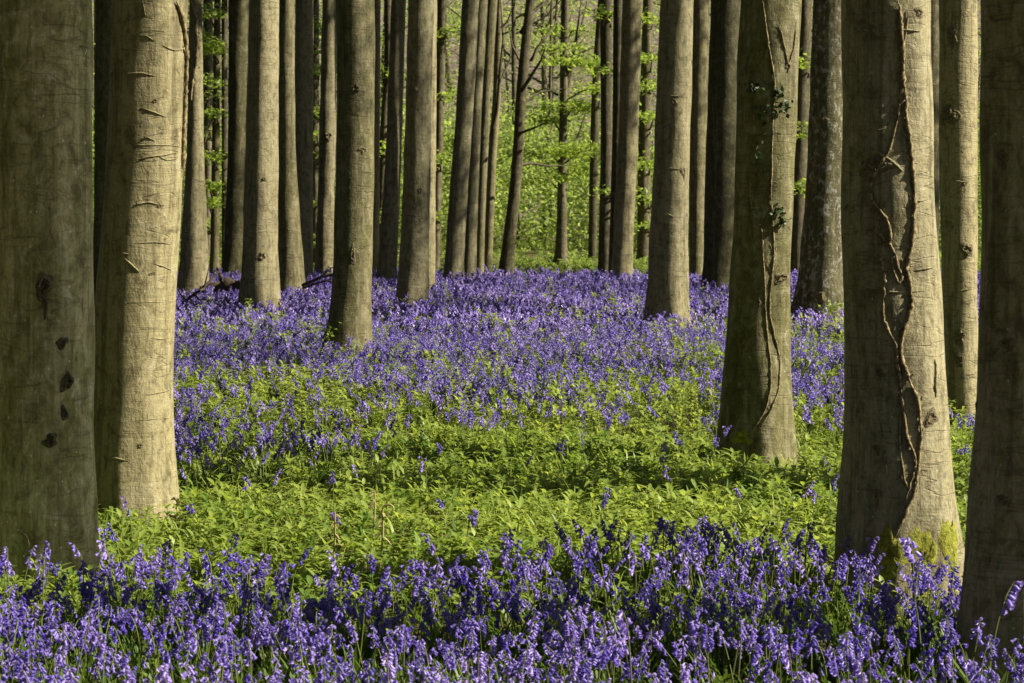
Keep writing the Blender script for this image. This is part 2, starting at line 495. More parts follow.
def knot(tr, px, py, w, h, parent, depth=0.5, label=None):
    """a rough callus scar, conforming to the trunk: raised rim round a torn hollow"""
    th0, z0 = tr.at_px(px, py)
    R = float(tr._smooth(tr.rk, z0)); sx = w * tr.d / F / R; sz = h * tr.d / F
    na, nr = 24, 10; sx *= 1.15; sz *= 1.15
    rs = np.random.default_rng(int(px * 7 + py))
    prof = [0.25, 0.05, 0.15, 0.55, 0.95, 1.0, 0.6, 0.3, 0.38, -0.2]
    ph = rs.uniform(0, 6.28, 4)
    V = []
    for i in range(nr):
        q = i / (nr - 1)
        for j in range(na):
            a = 2 * math.pi * j / na
            e = 1 + .20 * math.sin(2 * a + ph[0]) + .16 * math.sin(3 * a + ph[1]) + .12 * math.sin(5 * a + ph[2])
            hh = prof[i] * (1 + .5 * rs.normal()) if 0 < i < nr - 1 else prof[i]
            off = hh * depth * .40 * min(sz, sx * R)
            V.append(tr.surf(np.array(th0 + q * e * sx * math.cos(a)), np.array(z0 + q * e * sz * math.sin(a)), off))
    V = np.array(V)
    f = [[i * na + j, i * na + (j + 1) % na, (i + 1) * na + (j + 1) % na, (i + 1) * na + j] for i in range(nr - 1) for j in range(na)]
    mb = MB(); mb.add(V, f[:5 * na], 1, False); mb.n = 0; mb.add(np.zeros((0, 3)), f[5 * na:], 0, True)
    o = mb.build('knot', [SCAR_RIM, SCAR], parent, loc=tr.surf(np.array(th0), np.array(z0))); o.color = (*tr.look, 1)
    if label: o['label'] = label
    return o


TREES = {}
BASES = []


def tree(key, label, rows, yv, k=1.15, look=(.5, .1, 1.0), near=False, H=13.0, crown=True, far=False, cz=0.0, scars=None, ccrown=(0, 0), cscale=1.0, **kw):
    tr = Trunk(rows, yv, k, H=H, seed=len(TREES), **kw)
    rt = empty('beech_tree', tr.root); tag(rt, label, 'tree')
    mb = tr.mesh(40 if near else 22, .035 if near else .12)
    for (r, path) in (scars or []):
        ridge(mb, tr, path, r)
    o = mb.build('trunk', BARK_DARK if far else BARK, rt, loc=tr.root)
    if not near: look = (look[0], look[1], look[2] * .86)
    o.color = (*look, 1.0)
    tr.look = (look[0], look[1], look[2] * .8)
    if crown:
        c = bpy.data.objects.new('crown', CROWNS[len(TREES) % len(CROWNS)]); COL.objects.link(c)
        c.parent = rt
        tx = float(tr.cx(tr.H))
        c.location = (tx - tr.root[0], 0, tr.H - tr.root[2] - .1 + cz)
        c.rotation_euler = (0, 0, tr.rs.uniform(0, 6.28)); s = tr.rs.uniform(.85, 1.15) * cscale; c.scale = (s, s, s)
    tr.obj = rt
    TREES[key] = tr
    BASES.append((tr.root[0], tr.root[1], float(np.max(tr.rk[:3]))))
    return tr

# rows: (photo row, left edge, right edge)
T1 = tree('shade_scar', 'broad shaded beech with a column of dark bark scars at the left edge',
          [(0, -2, 92), (200, -2, 91), (400, -1, 93), (540, -3, 96)], 552, 1.10, (.50, .18, 2.4), near=True, flare=.10, lobes=4,
          scars=[(.004, [(0, 46), (18, 47), (34, 48)]), (.003, [(34, 48), (60, 40), (87, 34)]), (.003, [(29, 57), (50, 56), (72, 60)]),
                 (.003, [(19, 86), (34, 82), (48, 85)]), (.003, [(69, 275), (74, 274)]), (.006, [(0, 528), (12, 527), (22, 536), (24, 545)])])
T2 = tree('pale_broad', 'broad sunlit beech with fine horizontal bark scars and a woody ivy stem down one edge',
          [(0, 113, 188), (100, 109, 185), (180, 105, 183), (270, 98, 178), (360, 92, 173), (450, 90, 174), (500, 89, 177)], 506, 1.045, (.22, .25, 1.0), near=True, flare=.20, flute=.014, bump=.006, scars=[
    (.005, [(135, 36), (143, 36), (151, 41)]), (.005, [(158, 45), (164, 48), (171, 50), (180, 47), (185, 46)]),
    (.005, [(120, 74), (138, 73), (151, 76)]), (.006, [(138, 108), (149, 112), (162, 117)]),
    (.005, [(137, 140), (143, 137), (151, 141)]), (.004, [(134, 145), (150, 145), (164, 145), (178, 147)]),
    (.005, [(135, 160), (143, 157), (151, 156), (160, 155), (167, 153), (175, 152)]), (.004, [(155, 156), (159, 159), (164, 160), (170, 159), (175, 157)]),
    (.005, [(130, 205), (138, 203), (146, 202), (151, 204), (160, 205)]), (.004, [(131, 243), (151, 242), (158, 243), (167, 245)]),
    (.004, [(114, 254), (120, 253), (126, 254)]), (.006, [(121, 258), (128, 265), (135, 272)]), (.005, [(150, 264), (157, 266), (167, 271)]),
    (.0025, [(120, 302), (150, 302), (174, 303)]), (.004, [(146, 338), (158, 340), (171, 338)]), (.004, [(141, 395), (155, 393), (170, 392)]),
    (.006, [(104, 459), (113, 457), (124, 460)]), (.004, [(139, 0), (141, 10), (142, 17)]), (.003, [(130, 420), (150, 419), (172, 421)])])
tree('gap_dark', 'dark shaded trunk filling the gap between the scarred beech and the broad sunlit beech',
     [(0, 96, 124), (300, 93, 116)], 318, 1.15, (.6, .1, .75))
T4 = tree('ivy_forked', 'sunlit trunk with swollen foot right beside the broad sunlit beech, mossy ivy along its top',
          [(0, 189, 201), (150, 187, 203), (230, 182, 206), (295, 179, 208)], 296, 1.15, (.35, .1, 1.0), flute=.05)
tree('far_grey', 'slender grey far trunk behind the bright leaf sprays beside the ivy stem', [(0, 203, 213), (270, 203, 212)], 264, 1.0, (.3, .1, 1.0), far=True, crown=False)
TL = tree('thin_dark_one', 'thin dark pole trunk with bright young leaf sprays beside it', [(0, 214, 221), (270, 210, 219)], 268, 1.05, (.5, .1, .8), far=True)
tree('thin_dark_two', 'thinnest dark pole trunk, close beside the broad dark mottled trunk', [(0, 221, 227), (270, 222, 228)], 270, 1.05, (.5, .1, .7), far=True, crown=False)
tree('dark_mottled', 'broad dark mottled trunk standing behind the fallen mossy log', [(0, 229, 250), (150, 228, 247), (280, 222, 245)], 281, 1.15, (.7, .15, .7))
T8 = tree('lit_fluted', 'leaning sunlit trunk with a deep groove splitting its foot, in front of the fallen log',
          [(0, 249, 280), (150, 245, 279), (250, 241, 278), (305, 239, 279)], 308, 1.17, (.25, .12, 1.1), flute=.06, lobes=3)
tree('brown_leaner', 'dull brown trunk that widens at its foot, touching the grooved sunlit trunk', [(0, 277, 294), (150, 278, 295), (250, 276, 302), (290, 275, 305)], 294, 1.15, (.5, .1, .8), flute=.03)
tree('straight_beige', 'straight narrow beige trunk behind the small fallen branch', [(0, 295, 313), (150, 294, 313), (280, 297, 313)], 281, 1.15, (.25, .1, 1.05))
T11 = tree('kinked', 'narrow trunk with a kinked swelling halfway up, behind the dark straight beech', [(0, 322, 337), (120, 319, 336), (140, 318, 339), (165, 319, 335), (200, 317, 335), (275, 315, 335)], 276, 1.15, (.35, .1, 1.0), bump=.02)
TM = tree('slim_shadow', 'slim shadowy far trunk with bright leaves around it, half hidden by the kinked trunk', [(0, 310, 319), (270, 312, 320)], 268, 1.0, (.5, .1, .8), far=True)
T13 = tree('straight_dark', 'straight olive beech standing alone in front, foot among leafy green plants', [(0, 336, 374), (100, 337, 374), (200, 335, 373), (280, 333, 371), (340, 328, 370)], 347, 1.14, (.55, .12, .9), flute=.02, bump=.01)
tree('thin_lit', 'thin pale sunlit pole close behind the straight olive beech', [(0, 372, 381), (278, 371, 379)], 278, 1.08, (.2, .1, 1.1), crown=False)
tree('bent_dark', 'thin dark bent trunk between the pale pole and the smooth column trunk', [(0, 384, 392), (60, 385, 393), (110, 381, 389), (200, 377, 386), (270, 376, 384)], 272, 1.05, (.5, .1, .8), far=True)
tree('smooth_mid', 'smooth olive trunk leaning slightly, sunlit on one side, behind the stout paired beeches', [(0, 391, 406), (150, 386, 402), (280, 377, 397)], 281, 1.15, (.4, .1, .95))
T17 = tree('stout_mid', 'stout half sunlit beech with bluebells at its foot, front one of a close pair', [(0, 408, 434), (150, 404, 431), (250, 400, 429), (302, 396, 428)], 303, 1.19, (.4, .1, 1.0))
tree('stout_twin', 'sunlit trunk pressed close behind the stout half sunlit beech', [(0, 418, 437), (292, 417, 435)], 293, 1.15, (.25, .1, 1.1))
tree('fork_far', 'narrow far trunk with a dark fork, just behind the close pair', [(0, 437, 447), (150, 434, 443), (270, 430, 440)], 272, 1.05, (.5, .1, .85), far=True)
tree('sway_one', 'thickest of the row of swaying trunks, bowing as it rises, sunlit down one side', [(0, 462, 479), (100, 457, 474), (200, 449, 467), (281, 443, 463)], 282, 1.15, (.4, .1, 1.0))
tree('sway_two', 'narrower swaying trunk touching the thickest one in the row of swaying trunks', [(0, 474, 488), (100, 470, 482), (200, 464, 478), (279, 460, 476)], 280, 1.15, (.45, .1, .95))
tree('sway_three', 'slender swaying trunk, third in the swaying row, dark on one side', [(0, 485, 498), (100, 481, 491), (200, 476, 486), (274, 474, 484)], 275, 1.13, (.5, .1, .85))
T23 = tree('sway_fork', 'slimmest swaying trunk, last of its row, with a thin dark crooked side stem', [(0, 495, 503), (100, 493, 501), (150, 488, 497), (272, 482, 492)], 273, 1.1, (.4, .1, .95))
T24 = tree('curved', 'curved dark trunk standing alone, with bare forked branches reaching out at one side', [(0, 526, 535), (40, 521, 531), (100, 515, 526), (150, 513, 524), (200, 508, 520), (272, 498, 513)], 273, 1.12, (.55, .1, .85), H=11, far=True)
T25 = tree('glade', 'slim dark far trunk with flared pale foot in the sunny gap, yellow-green sprays around it', [(0, 561, 569), (70, 560, 568), (140, 559, 567), (200, 557, 567), (250, 556, 567), (266, 554, 568)], 271, 1.0, (.4, .15, .9), flare=.7, H=11, far=True)
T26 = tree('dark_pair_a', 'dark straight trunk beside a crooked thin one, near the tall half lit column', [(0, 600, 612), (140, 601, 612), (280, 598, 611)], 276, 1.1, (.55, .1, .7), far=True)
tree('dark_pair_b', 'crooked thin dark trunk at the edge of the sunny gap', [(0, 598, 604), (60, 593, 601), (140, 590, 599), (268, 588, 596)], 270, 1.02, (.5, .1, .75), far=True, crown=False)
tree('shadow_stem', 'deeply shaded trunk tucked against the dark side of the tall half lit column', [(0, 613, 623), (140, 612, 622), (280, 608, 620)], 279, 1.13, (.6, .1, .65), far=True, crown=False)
tree('half_column', 'tall column trunk, dark on one half and sunlit on the other, past the sunny gap', [(0, 622, 642), (140, 618, 638), (280, 611, 632)], 282, 1.15, (.4, .1, 1.05))
T29 = tree('far_sprays', 'dark far trunk with leaf sprays between the half lit column and the stout smooth beech', [(0, 643, 653), (150, 638, 650), (266, 637, 650)], 267, 1.0, (.45, .15, .85), far=True)
T30 = tree('stout_smooth', 'stout smooth straight beech with an eye-shaped mark, bluebells round its foot', [(0, 660, 694), (150, 654, 690), (250, 649, 688), (318, 646, 688)], 320, 1.17, (.35, .12, 1.05), flute=.015,
           scars=[(.008, [(663, 216), (669, 214), (675, 217)]), (.006, [(656, 98), (668, 95), (690, 98)]), (.006, [(658, 170), (672, 168), (688, 171)])])
tree('plain_mid', 'plain olive trunk in the gap between the stout smooth beech and the dark column', [(0, 690, 710), (150, 689, 706), (279, 689, 703)], 280, 1.15, (.5, .1, .9))
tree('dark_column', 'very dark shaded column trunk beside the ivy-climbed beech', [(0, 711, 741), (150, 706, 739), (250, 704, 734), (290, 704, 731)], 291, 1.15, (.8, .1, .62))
T33 = tree('ivy_beech', 'beech with two thin ivy stems and dark leaf tufts, foot in low green leaves',
           [(0, 742, 801), (80, 739, 798), (230, 735, 792), (330, 728, 789), (430, 723, 792)], 445, 1.12, (.55, .25, .95), near=True, flare=.42, lobes=3, flute=.025)
tree('far_behind_ivy', 'dim trunk showing between the ivy-climbed beech and the white-flecked trunk', [(0, 797, 812), (275, 789, 804)], 276, 1.13, (.5, .1, .75), far=True)
T35 = tree('flecked', 'trunk flecked with white lichen low down, a leafy yellow-green sprig at its foot', [(0, 813, 845), (150, 808, 846), (230, 803, 847), (300, 797, 850), (318, 794, 853)], 320, 1.12, (.6, .75, .75), flare=.3)
T37 = tree('vine_beech', 'big sunlit beech wrapped in tangled woody vine stems, yellow moss on its spreading foot',
           [(0, 843, 930), (180, 845, 934), (280, 846, 940), (380, 849, 947), (470, 846, 953), (530, 844, 959)], 565, 1.12, (.30, .2, 1.12), near=True, flare=.20, flute=.03, lobes=4, scars=[
    (.007, [(850, 163), (862, 157), (875, 152), (883, 153), (890, 157), (897, 162), (903, 167), (907, 171)]),
    (.006, [(862, 28), (873, 30), (884, 31), (893, 30), (901, 29), (912, 30), (922, 31)]), (.005, [(884, 37), (893, 36), (901, 37)]),
    (.006, [(918, 271), (928, 269), (937, 268)]), (.004, [(850, 290), (880, 291), (905, 292), (930, 291)]),
    (.004, [(915, 200), (925, 201), (932, 199)]), (.008, [(940, 360), (941, 372), (940, 385), (941, 398)]), (.004, [(846, 130), (870, 131), (890, 129)]),
    (.004, [(850, 340), (865, 341), (885, 339)]), (.005, [(846, 495), (852, 505), (849, 520)])])
tree('behind_vine', 'dark trunk showing as a strip between the vine-wrapped beech and the pale knotted trunk', [(0, 917, 941), (290, 917, 938)], 300, 1.15, (.5, .1, .8))
T39 = tree('pale_knotted', 'pale grey sunlit trunk dotted with dark knots, behind the vine-wrapped beech', [(0, 939, 978), (150, 939, 977), (300, 941, 977), (400, 945, 979)], 405, 1.15, (.12, .15, 1.3), flute=.015,
           scars=[(.005, [(945, 182), (960, 181), (970, 183)]), (.004, [(950, 290), (962, 291), (975, 289)]), (.007, [(954, 26), (957, 34), (960, 42)])])
T40 = tree('edge_dark', 'shaded brown trunk at the right edge, tall bluebells against its foot', [(0, 981, 1085), (200, 981, 1085), (400, 975, 1084), (550, 964, 1086), (645, 953, 1094)], 650, 1.08, (.45, .12, 1.25), near=True, flute=.05, flare=.12, lobes=3)

# knots and torn scars
for q in ((38, 285, 8, 11), (39, 304, 3, 10), (55, 343, 5.5, 5), (60, 382, 6.5, 8), (57, 413, 4, 6), (44, 440, 6.5, 6)): knot(T1, *q, T1.obj, .9)
for q in ((151, 101, 2.2, 2.2), (146, 274, 2, 1.5), (149, 273, 2, 1.5), (155, 205, 3, 2), (158, 421, 2, 2), (135, 445, 2.5, 2)): knot(T2, *q, T2.obj, .6)
for q in ((783, 278, 7, 6), (760, 302, 3, 5), (743, 344, 4, 9), (790, 66, 3, 6)): knot(T33, *q, T33.obj, .6)
for q in ((880, 166, 16, 9), (937, 418, 7, 9), (885, 373, 6, 5), (912, 276, 6, 8), (853, 208, 4, 3), (922, 12, 5, 4), (884, 450, 3, 5), (884, 498, 3, 8)): knot(T37, *q, T37.obj, .45)
for q in ((955, 34, 5, 9), (951, 115, 9, 11), (967, 183, 2.5, 2.5), (969, 250, 6, 7), (962, 337, 6, 7), (961, 360, 5, 8)): knot(T39, *q, T39.obj, .5)
for q in ((1012, 160, 7, 8), (1016, 345, 6, 7), (1012, 500, 6, 6), (985, 410, 4, 5)): knot(T40, *q, T40.obj, .4)
for q in ((261, 256, 3.5, 4), (263, 179, 2, 2)): knot(T8, *q, T8.obj, .7)
for q in ((355, 88, 4, 4), (352, 255, 3, 8), (363, 150, 5, 3)): knot(T13, *q, T13.obj, .5)
for q in ((675, 102, 3, 4), (684, 172, 3, 6), (660, 196, 3, 3)): knot(T30, *q, T30.obj, .4)
for q in ((827, 120, 3, 3), (822, 296, 6, 5)): knot(T35, *q, T35.obj, .5)
for q in ((328, 136, 4, 4),): knot(T11, *q, T11.obj, .6)
for q in ((414, 90, 3, 3), (420, 190, 2.5, 3)): knot(T17, *q, T17.obj, .5)


def vine(label, tr, paths, leaves=(), group=None):
    mb = MB()
    for r, p in paths:
        ridge(mb, tr, p, r * .88, sub=6, n=8, sink=.06, wob=.32)
        if len(p) > 6:
            for _ in range(int(len(p) * 1.1)):
                i = int(RNG.integers(1, len(p) - 1)); q = p[i]; sx = RNG.choice([-1, 1]); L = RNG.uniform(3, 11)
                ridge(mb, tr, [q, (q[0] + sx * L * .35, q[1] - L * RNG.uniform(.2, .7)), (q[0] + sx * L * .6, q[1] - L * RNG.uniform(.8, 1.6))], r * RNG.uniform(.22, .5), sub=3, n=5, sink=.05)
    base = tr.surf(*[np.array(q) for q in tr.at_px(*paths[0][1][-1])])
    rt = empty('ivy_vine', base); tag(rt, label, 'vine')
    mb.build('woody_stem', VINE, rt, loc=base)
    for (px, py, w, h, n) in leaves:
        pts = []
        for _ in range(n):
            th, z = tr.at_px(px + RNG.normal(0, w), py + RNG.normal(0, h)); pts.append(tr.surf(np.array(th), np.array(z), RNG.uniform(.005, .05)))
        v, f = leaf_cards(np.array(pts), .035, aspect=.8)
        lb = MB(); lb.add(v, f, 0, False)
        lb.build('ivy_leaves', IVYLEAF, rt, loc=base, tint=np.repeat(RNG.uniform(0, 1, n), 4))
    return rt


vine('two wavering thin ivy stems with dark leaf tufts on the beech in the green patch', T33, [
    (.006, [(765, 0), (767, 12), (770, 40), (775, 68), (777, 82), (775, 120), (774, 160), (773, 200), (775, 230), (776, 252), (774, 273), (771, 311), (777, 339), (782, 361), (780, 389), (771, 410), (762, 427)]),
    (.005, [(760, 165), (753, 180), (752, 195), (755, 212), (760, 222), (764, 229), (765, 255), (767, 290), (768, 322), (772, 360), (772, 385), (768, 406), (759, 424), (752, 437)]),
    (.006, [(782, 25), (785, 42), (788, 55), (790, 66), (796, 45), (798, 20)])],
    [(778, 92, 3, 4, 26), (783, 108, 4, 4, 24), (758, 88, 5, 4, 22), (764, 118, 3, 8, 20), (764, 160, 3, 6, 16), (778, 212, 4, 4, 26), (781, 222, 3, 3, 14)])
vine('thick twisting woody vine, braided into loops, on the big sunlit beech', T37, [
    (.010, [(902, 0), (904.5, 18), (906, 38), (907, 64), (907, 76), (910, 97), (910, 117), (914, 138), (916, 164), (918, 186), (918.6, 206), (917.7, 233), (914.8, 256), (911, 268), (913, 274), (917, 294), (917, 306), (911, 324), (907, 341), (906, 356), (912, 371), (915, 380), (924, 402), (926.5, 433), (924, 469), (920, 495), (909, 517), (902, 537)]),
    (.007, [(907, 76), (904.5, 94), (903, 117), (894, 150), (887, 161), (878, 179), (875, 189), (878, 202), (887, 212), (894, 224), (896, 239), (894, 243), (900, 253), (903, 268), (913, 288), (917, 300)]),
    (.008, [(894, 243), (888, 244), (886, 262), (891, 274), (890, 288), (889, 318), (896, 335), (902, 346), (903, 362), (906, 380), (909, 407), (913, 438), (921, 455), (922, 478)]),
    (.006, [(887, 212), (883, 221), (885, 234), (890, 241), (895, 238)]),
    (.006, [(896, 240), (897, 262), (900, 275), (904, 284), (911, 270)]),
    (.005, [(886, 420), (890, 438), (893, 464), (894, 480)]),
    (.006, [(906, 415), (906, 446), (911, 480), (916, 490)]),
    (.007, [(915, 300), (913, 320), (909, 335), (905, 346)]),
    (.005, [(912, 10), (909, 40), (908, 70)]),
    (.006, [(917, 450), (922, 465), (917, 480), (912, 500)])])
vine('thick shaggy ivy stem hugging the bright edge of the broad sunlit beech', T2, [
    (.014, [(171, 0), (178, 16), (181, 36), (183, 52), (184.5, 70), (184.5, 90), (184, 108), (183, 127), (182, 150), (181, 175)]),
    (.004, [(185, 46), (181, 47), (171, 50)])])
vine('mossy green ivy stem on the narrow sunlit trunk behind the shaggy ivy', T4, [
    (.028, [(191, 0), (195, 16), (196, 45), (195, 66), (192, 82), (191, 100)])], [(196, 30, 2, 22, 40)])

# moss on the foot of the vine-wrapped beech and of the glade
for tr, pts_ in ((T37, [(900, 552, 16, 26), (930, 556, 15, 34), (955, 552, 14, 40)]), (T33, [(745, 437, 12, 8)])):
    mb = MB()
    for (px, py, w, h) in pts_:
        th0, z0 = tr.at_px(px, py); R = float(tr._smooth(tr.rk, z0))
        sx = w * tr.d / F / R; sz = h * tr.d / F; nn = 20; V = []
        for i in range(6):
            q = i / 5
            for j in range(nn):
                a = 2 * math.pi * j / nn; e = 1 + .25 * math.sin(3 * a + px) + .15 * RNG.normal()
                V.append(tr.surf(np.array(th0 + q * e * sx * math.cos(a)), np.array(max(z0 + q * e * sz * math.sin(a), tr.gz - .1)), (1 - q ** 3) * .011 - .003 + .003 * RNG.normal() * (i < 5)))
        mb.add(V, [[i * nn + j, i * nn + (j + 1) % nn, (i + 1) * nn + (j + 1) % nn, (i + 1) * nn + j] for i in range(5) for j in range(nn)], 0, True)
    mb.build('moss_patch', MOSS, tr.obj, loc=tr.root)


def spray(tr, px, py, w, h, n, dd=0.0, frm=None, size=.11, hgt=.25, label=None):
    """a leafy low branch that belongs to a tree"""
    d = tr.d - dd
    c = world(px, py, d)
    z0 = c[2] - .25 if frm is None else EYE - (frm - HZ) * tr.d / F
    a = tr.surf(np.array(math.pi / 2 if c[0] > float(tr.cx(z0)) else -math.pi / 2), np.array(z0), -.02)
    ww = w * d / F / 2; hh = max(h * d / F / 2, .03)
    sgn = 1 if c[0] > a[0] else -1
    e = c + np.array([sgn * ww * .8, 0, -.05])
    mb = MB(); mb.tube([a, a + (c - a) * .5 + np.array([0, 0, .08]), c, e], [.022, .016, .010, .004], 5, 0)
    br = mb.build('branch', TWIG, tr.obj, loc=a)
    n = int(n * 1.9); nl = max(3, n // 28)
    cc = c + RNG.uniform(-1, 1, (nl, 3)) * np.array([ww, .7, hh])
    pt = cc[RNG.integers(0, nl, n)] + RNG.normal(0, 1, (n, 3)) * np.array([.24, .24, .05])
    v, f = leaf_cards(pt, size, flat=.55, aspect=.72)
    lb = MB(); lb.add(v, f, 0, False)
    lo = lb.build('leaves', BEECH, None, loc=a, tint=np.repeat(RNG.uniform(0.45, 1, n), 4))
    lo.parent = br; lo.location = (0, 0, 0)
    return br


for q in ((560, 47, 24, 4, 90), (572, 62, 60, 5, 260), (580, 106, 70, 8, 420), (545, 152, 50, 8, 260), (590, 150, 60, 12, 340), (570, 168, 40, 8, 220), (600, 88, 36, 10, 150), (548, 120, 40, 8, 100), (575, 30, 50, 8, 110), (540, 178, 50, 8, 160)):
    spray(T25, *q, dd=RNG.uniform(-.5, 1.5))
for q in ((206, 14, 22, 14, 120), (209, 48, 26, 10, 260), (206, 80, 22, 8, 100), (213, 112, 16, 8, 60), (208, 158, 24, 8, 130), (207, 186, 24, 8, 180), (206, 203, 22, 8, 160), (218, 95, 10, 5, 30)):
    spray(TL, *q, dd=RNG.uniform(.3, 1.6))
for q in ((318, 25, 22, 12, 90), (322, 68, 20, 10, 130), (319, 110, 18, 10, 80), (316, 160, 20, 10, 90), (318, 205, 16, 10, 70), (380, 40, 18, 8, 60), (388, 105, 16, 8, 60)):
    spray(TM, *q, dd=RNG.uniform(-.3, .8))
for q in ((652, 60, 26, 10, 130), (656, 118, 22, 10, 130), (650, 165, 24, 10, 130), (655, 200, 20, 10, 90), (645, 20, 24, 10, 90), (612, 118, 28, 8, 110), (606, 160, 26, 8, 110)):
    spray(T29, *q, dd=RNG.uniform(-.3, 1.2))
for q in ((607, 15, 26, 8, 70), (604, 70, 26, 6, 60), (612, 190, 20, 8, 60)):
    spray(T26, *q, dd=RNG.uniform(.3, 1))


for key, px, py, w, h, n in (('fork_far', 446, 30, 22, 12, 90), ('fork_far', 440, 95, 20, 12, 80), ('fork_far', 438, 160, 18, 10, 80), ('fork_far', 437, 215, 18, 10, 70),
                             ('bent_dark', 381, 70, 18, 10, 80), ('bent_dark', 386, 150, 18, 10, 80), ('bent_dark', 374, 215, 14, 10, 60), ('far_grey', 202, 35, 20, 12, 110), ('far_grey', 208, 130, 20, 12, 110),
                             ('far_grey', 204, 225, 20, 12, 110), ('slim_shadow', 312, 48, 16, 10, 70), ('slim_shadow', 316, 135, 16, 10, 80), ('slim_shadow', 313, 240, 14, 12, 70),
                             ('far_sprays', 648, 85, 22, 10, 90), ('far_sprays', 646, 225, 18, 10, 80), ('far_behind_ivy', 802, 60, 18, 12, 70), ('far_behind_ivy', 800, 130, 18, 12, 80), ('far_behind_ivy', 799, 185, 16, 12, 70)):
    spray(TREES[key], px, py, w, h, n, dd=RNG.uniform(.2, 1.0))


def bare_branches(tr, segs, name='bare_branch'):
    for path in segs:
        P = [world(px, py, tr.d + dy) for (px, py, dy) in path]
        r0 = path_r = .045 if len(path) > 3 else .03
        mb = MB(); mb.tube(np.array(P), np.linspace(r0, .008, len(P)), 6, 0, jitter=.1)
        mb.build(name, BARK_DARK, tr.obj, loc=P[0]).color = (.5, .1, .6, 1)


bare_branches(T24, [[(520, 82, 0), (530, 62, .3), (541, 43, .6), (552, 28, .8), (558, 20, 1)], [(532, 60, .3), (536, 48, .1), (548, 36, .2)],
                    [(518, 97, 0), (530, 78, -.3), (541, 60, -.4), (545, 48, -.5)], [(516, 108, 0), (540, 92, .3), (562, 89, .5)],
                    [(521, 33, 0), (533, 12, .2), (546, 2, .4), (556, -8, .5)], [(512, 167, 0), (530, 163, .4), (549, 166, .8), (575, 165, 1)],
                    [(516, 135, 0), (534, 128, -.4), (548, 122, -.6)], [(524, 70, 0), (512, 45, .3), (508, 20, .6)]])
bare_branches(T25, [[(567, 96, 0), (571, 75, .3), (577, 42, .5), (585, 12, .7), (588, -5, .9)], [(566, 85, 0), (573, 55, -.2), (578, 25, -.4), (581, 0, -.5)],
                    [(567, 160, 0), (578, 135, .3), (586, 112, .6)], [(558, 95, 0), (545, 88, .3), (530, 95, .4)]])
bare_branches(T23, [[(490, 140, 0), (497, 110, -.2), (500, 70, -.3), (503, 40, -.4), (502, 20, -.4), (500, -6, -.5)], [(501, 28, -.4), (507, 22, -.4), (511, 12, -.5)], [(494, 95, 0), (510, 60, .4), (512, 40, .5)]])
bare_branches(TL, [[(215, 92, 0), (206, 102, -.3), (200, 104, -.5)], [(214, 118, 0), (207, 130, -.3), (204, 152, -.4)]])

# ------------------------------------------------------------------ fallen wood
def fallen(label, name, cat, paths, d, mat, tw=()):
    base = world(paths[0][1][0][0], paths[0][1][0][1], d); base[2] = float(ground_z(base[0], d))
    rt = empty(name, base); tag(rt, label, cat)
    for i, (r, p) in enumerate(paths):
        P = np.array([world(px, py, d + dy) for (px, py, dy) in p])
        # smooth path
        t = np.linspace(0, len(P) - 1, (len(P) - 1) * 4 + 1)
        Q = np.stack([np.interp(t, np.arange(len(P)), P[:, c]) for c in range(3)], 1)
        Q[1:-1] += RNG.normal(0, r * .12, (len(Q) - 2, 3))
        mb = MB(); mb.tube(Q, np.linspace(r, r * .6, len(Q)) * (1 + .06 * RNG.normal(size=len(Q))), 12, 0, jitter=.08)
        mb.build('stem' if i == 0 else 'twig', mat, rt, loc=base)
    return rt


fallen('dark rotting log lying between the swollen-footed trunk and the grooved sunlit trunk', 'fallen_log', 'log',
       [(.20, [(201, 300, .6), (212, 296, .3), (228, 291, 0), (246, 288, -.2)]), (.03, [(222, 285, 0), (221, 277, -.1), (217, 268, -.2)])], 32.4, TWIG)
fallen('dark twiggy dead branch sticking up out of bluebells beside the broad sunlit beech', 'fallen_branch', 'branch',
       [(.022, [(178, 309, 0), (190, 297, .1), (204, 288, .3), (212, 278, .4), (220, 271, .5)]), (.012, [(194, 294, .1), (200, 300, 0), (210, 300, .1)]), (.010, [(186, 300, 0), (180, 294, .2), (176, 286, .3)]), (.010, [(204, 288, .3), (207, 276, .2), (209, 266, .3)])], 29.5, TWIG)
fallen('thin dead branch lying over bluebells against the straight olive beech', 'fallen_branch', 'branch',
       [(.022, [(303, 285, 0), (312, 281, -.2), (322, 277, -.4), (334, 274, -.5)]), (.016, [(303, 288, 0), (314, 284, -.3), (326, 281, -.5), (335, 282, -.6)]), (.010, [(318, 279, -.3), (326, 272, -.2), (331, 268, -.1)])], 29.0, TWIG)

# ------------------------------------------------------------------ plants
def vnoise(x, y, s, seed):
    g = np.random.default_rng(seed).uniform(0, 1, (64, 64))
    u, v = np.asarray(x) / s + 100.3, np.asarray(y) / s + 77.7
    i, j = np.floor(u).astype(int), np.floor(v).astype(int); fu, fv = u - i, v - j
    fu = fu * fu * (3 - 2 * fu); fv = fv * fv * (3 - 2 * fv)
    G = lambda a, b: g[a % 64, b % 64]
    return (G(i, j) * (1 - fu) + G(i + 1, j) * fu) * (1 - fv) + (G(i, j + 1) * (1 - fu) + G(i + 1, j + 1) * fu) * fv


def blade(mb, p, az, L, W, rise, droop, mat, segs=4, fold=.25):
    """a leaf: midrib rising then drooping, folded along it"""
    t = np.linspace(0, 1, segs + 1)
    out = np.array([math.cos(az), math.sin(az), 0]); side = np.array([-math.sin(az), math.cos(az), 0])
    mid = p + out * (L * (t * math.cos(rise)))[:, None] + np.array([0, 0, 1.0]) * (L * (t * math.sin(rise) - droop * t * t))[:, None]
    return mid, side, t


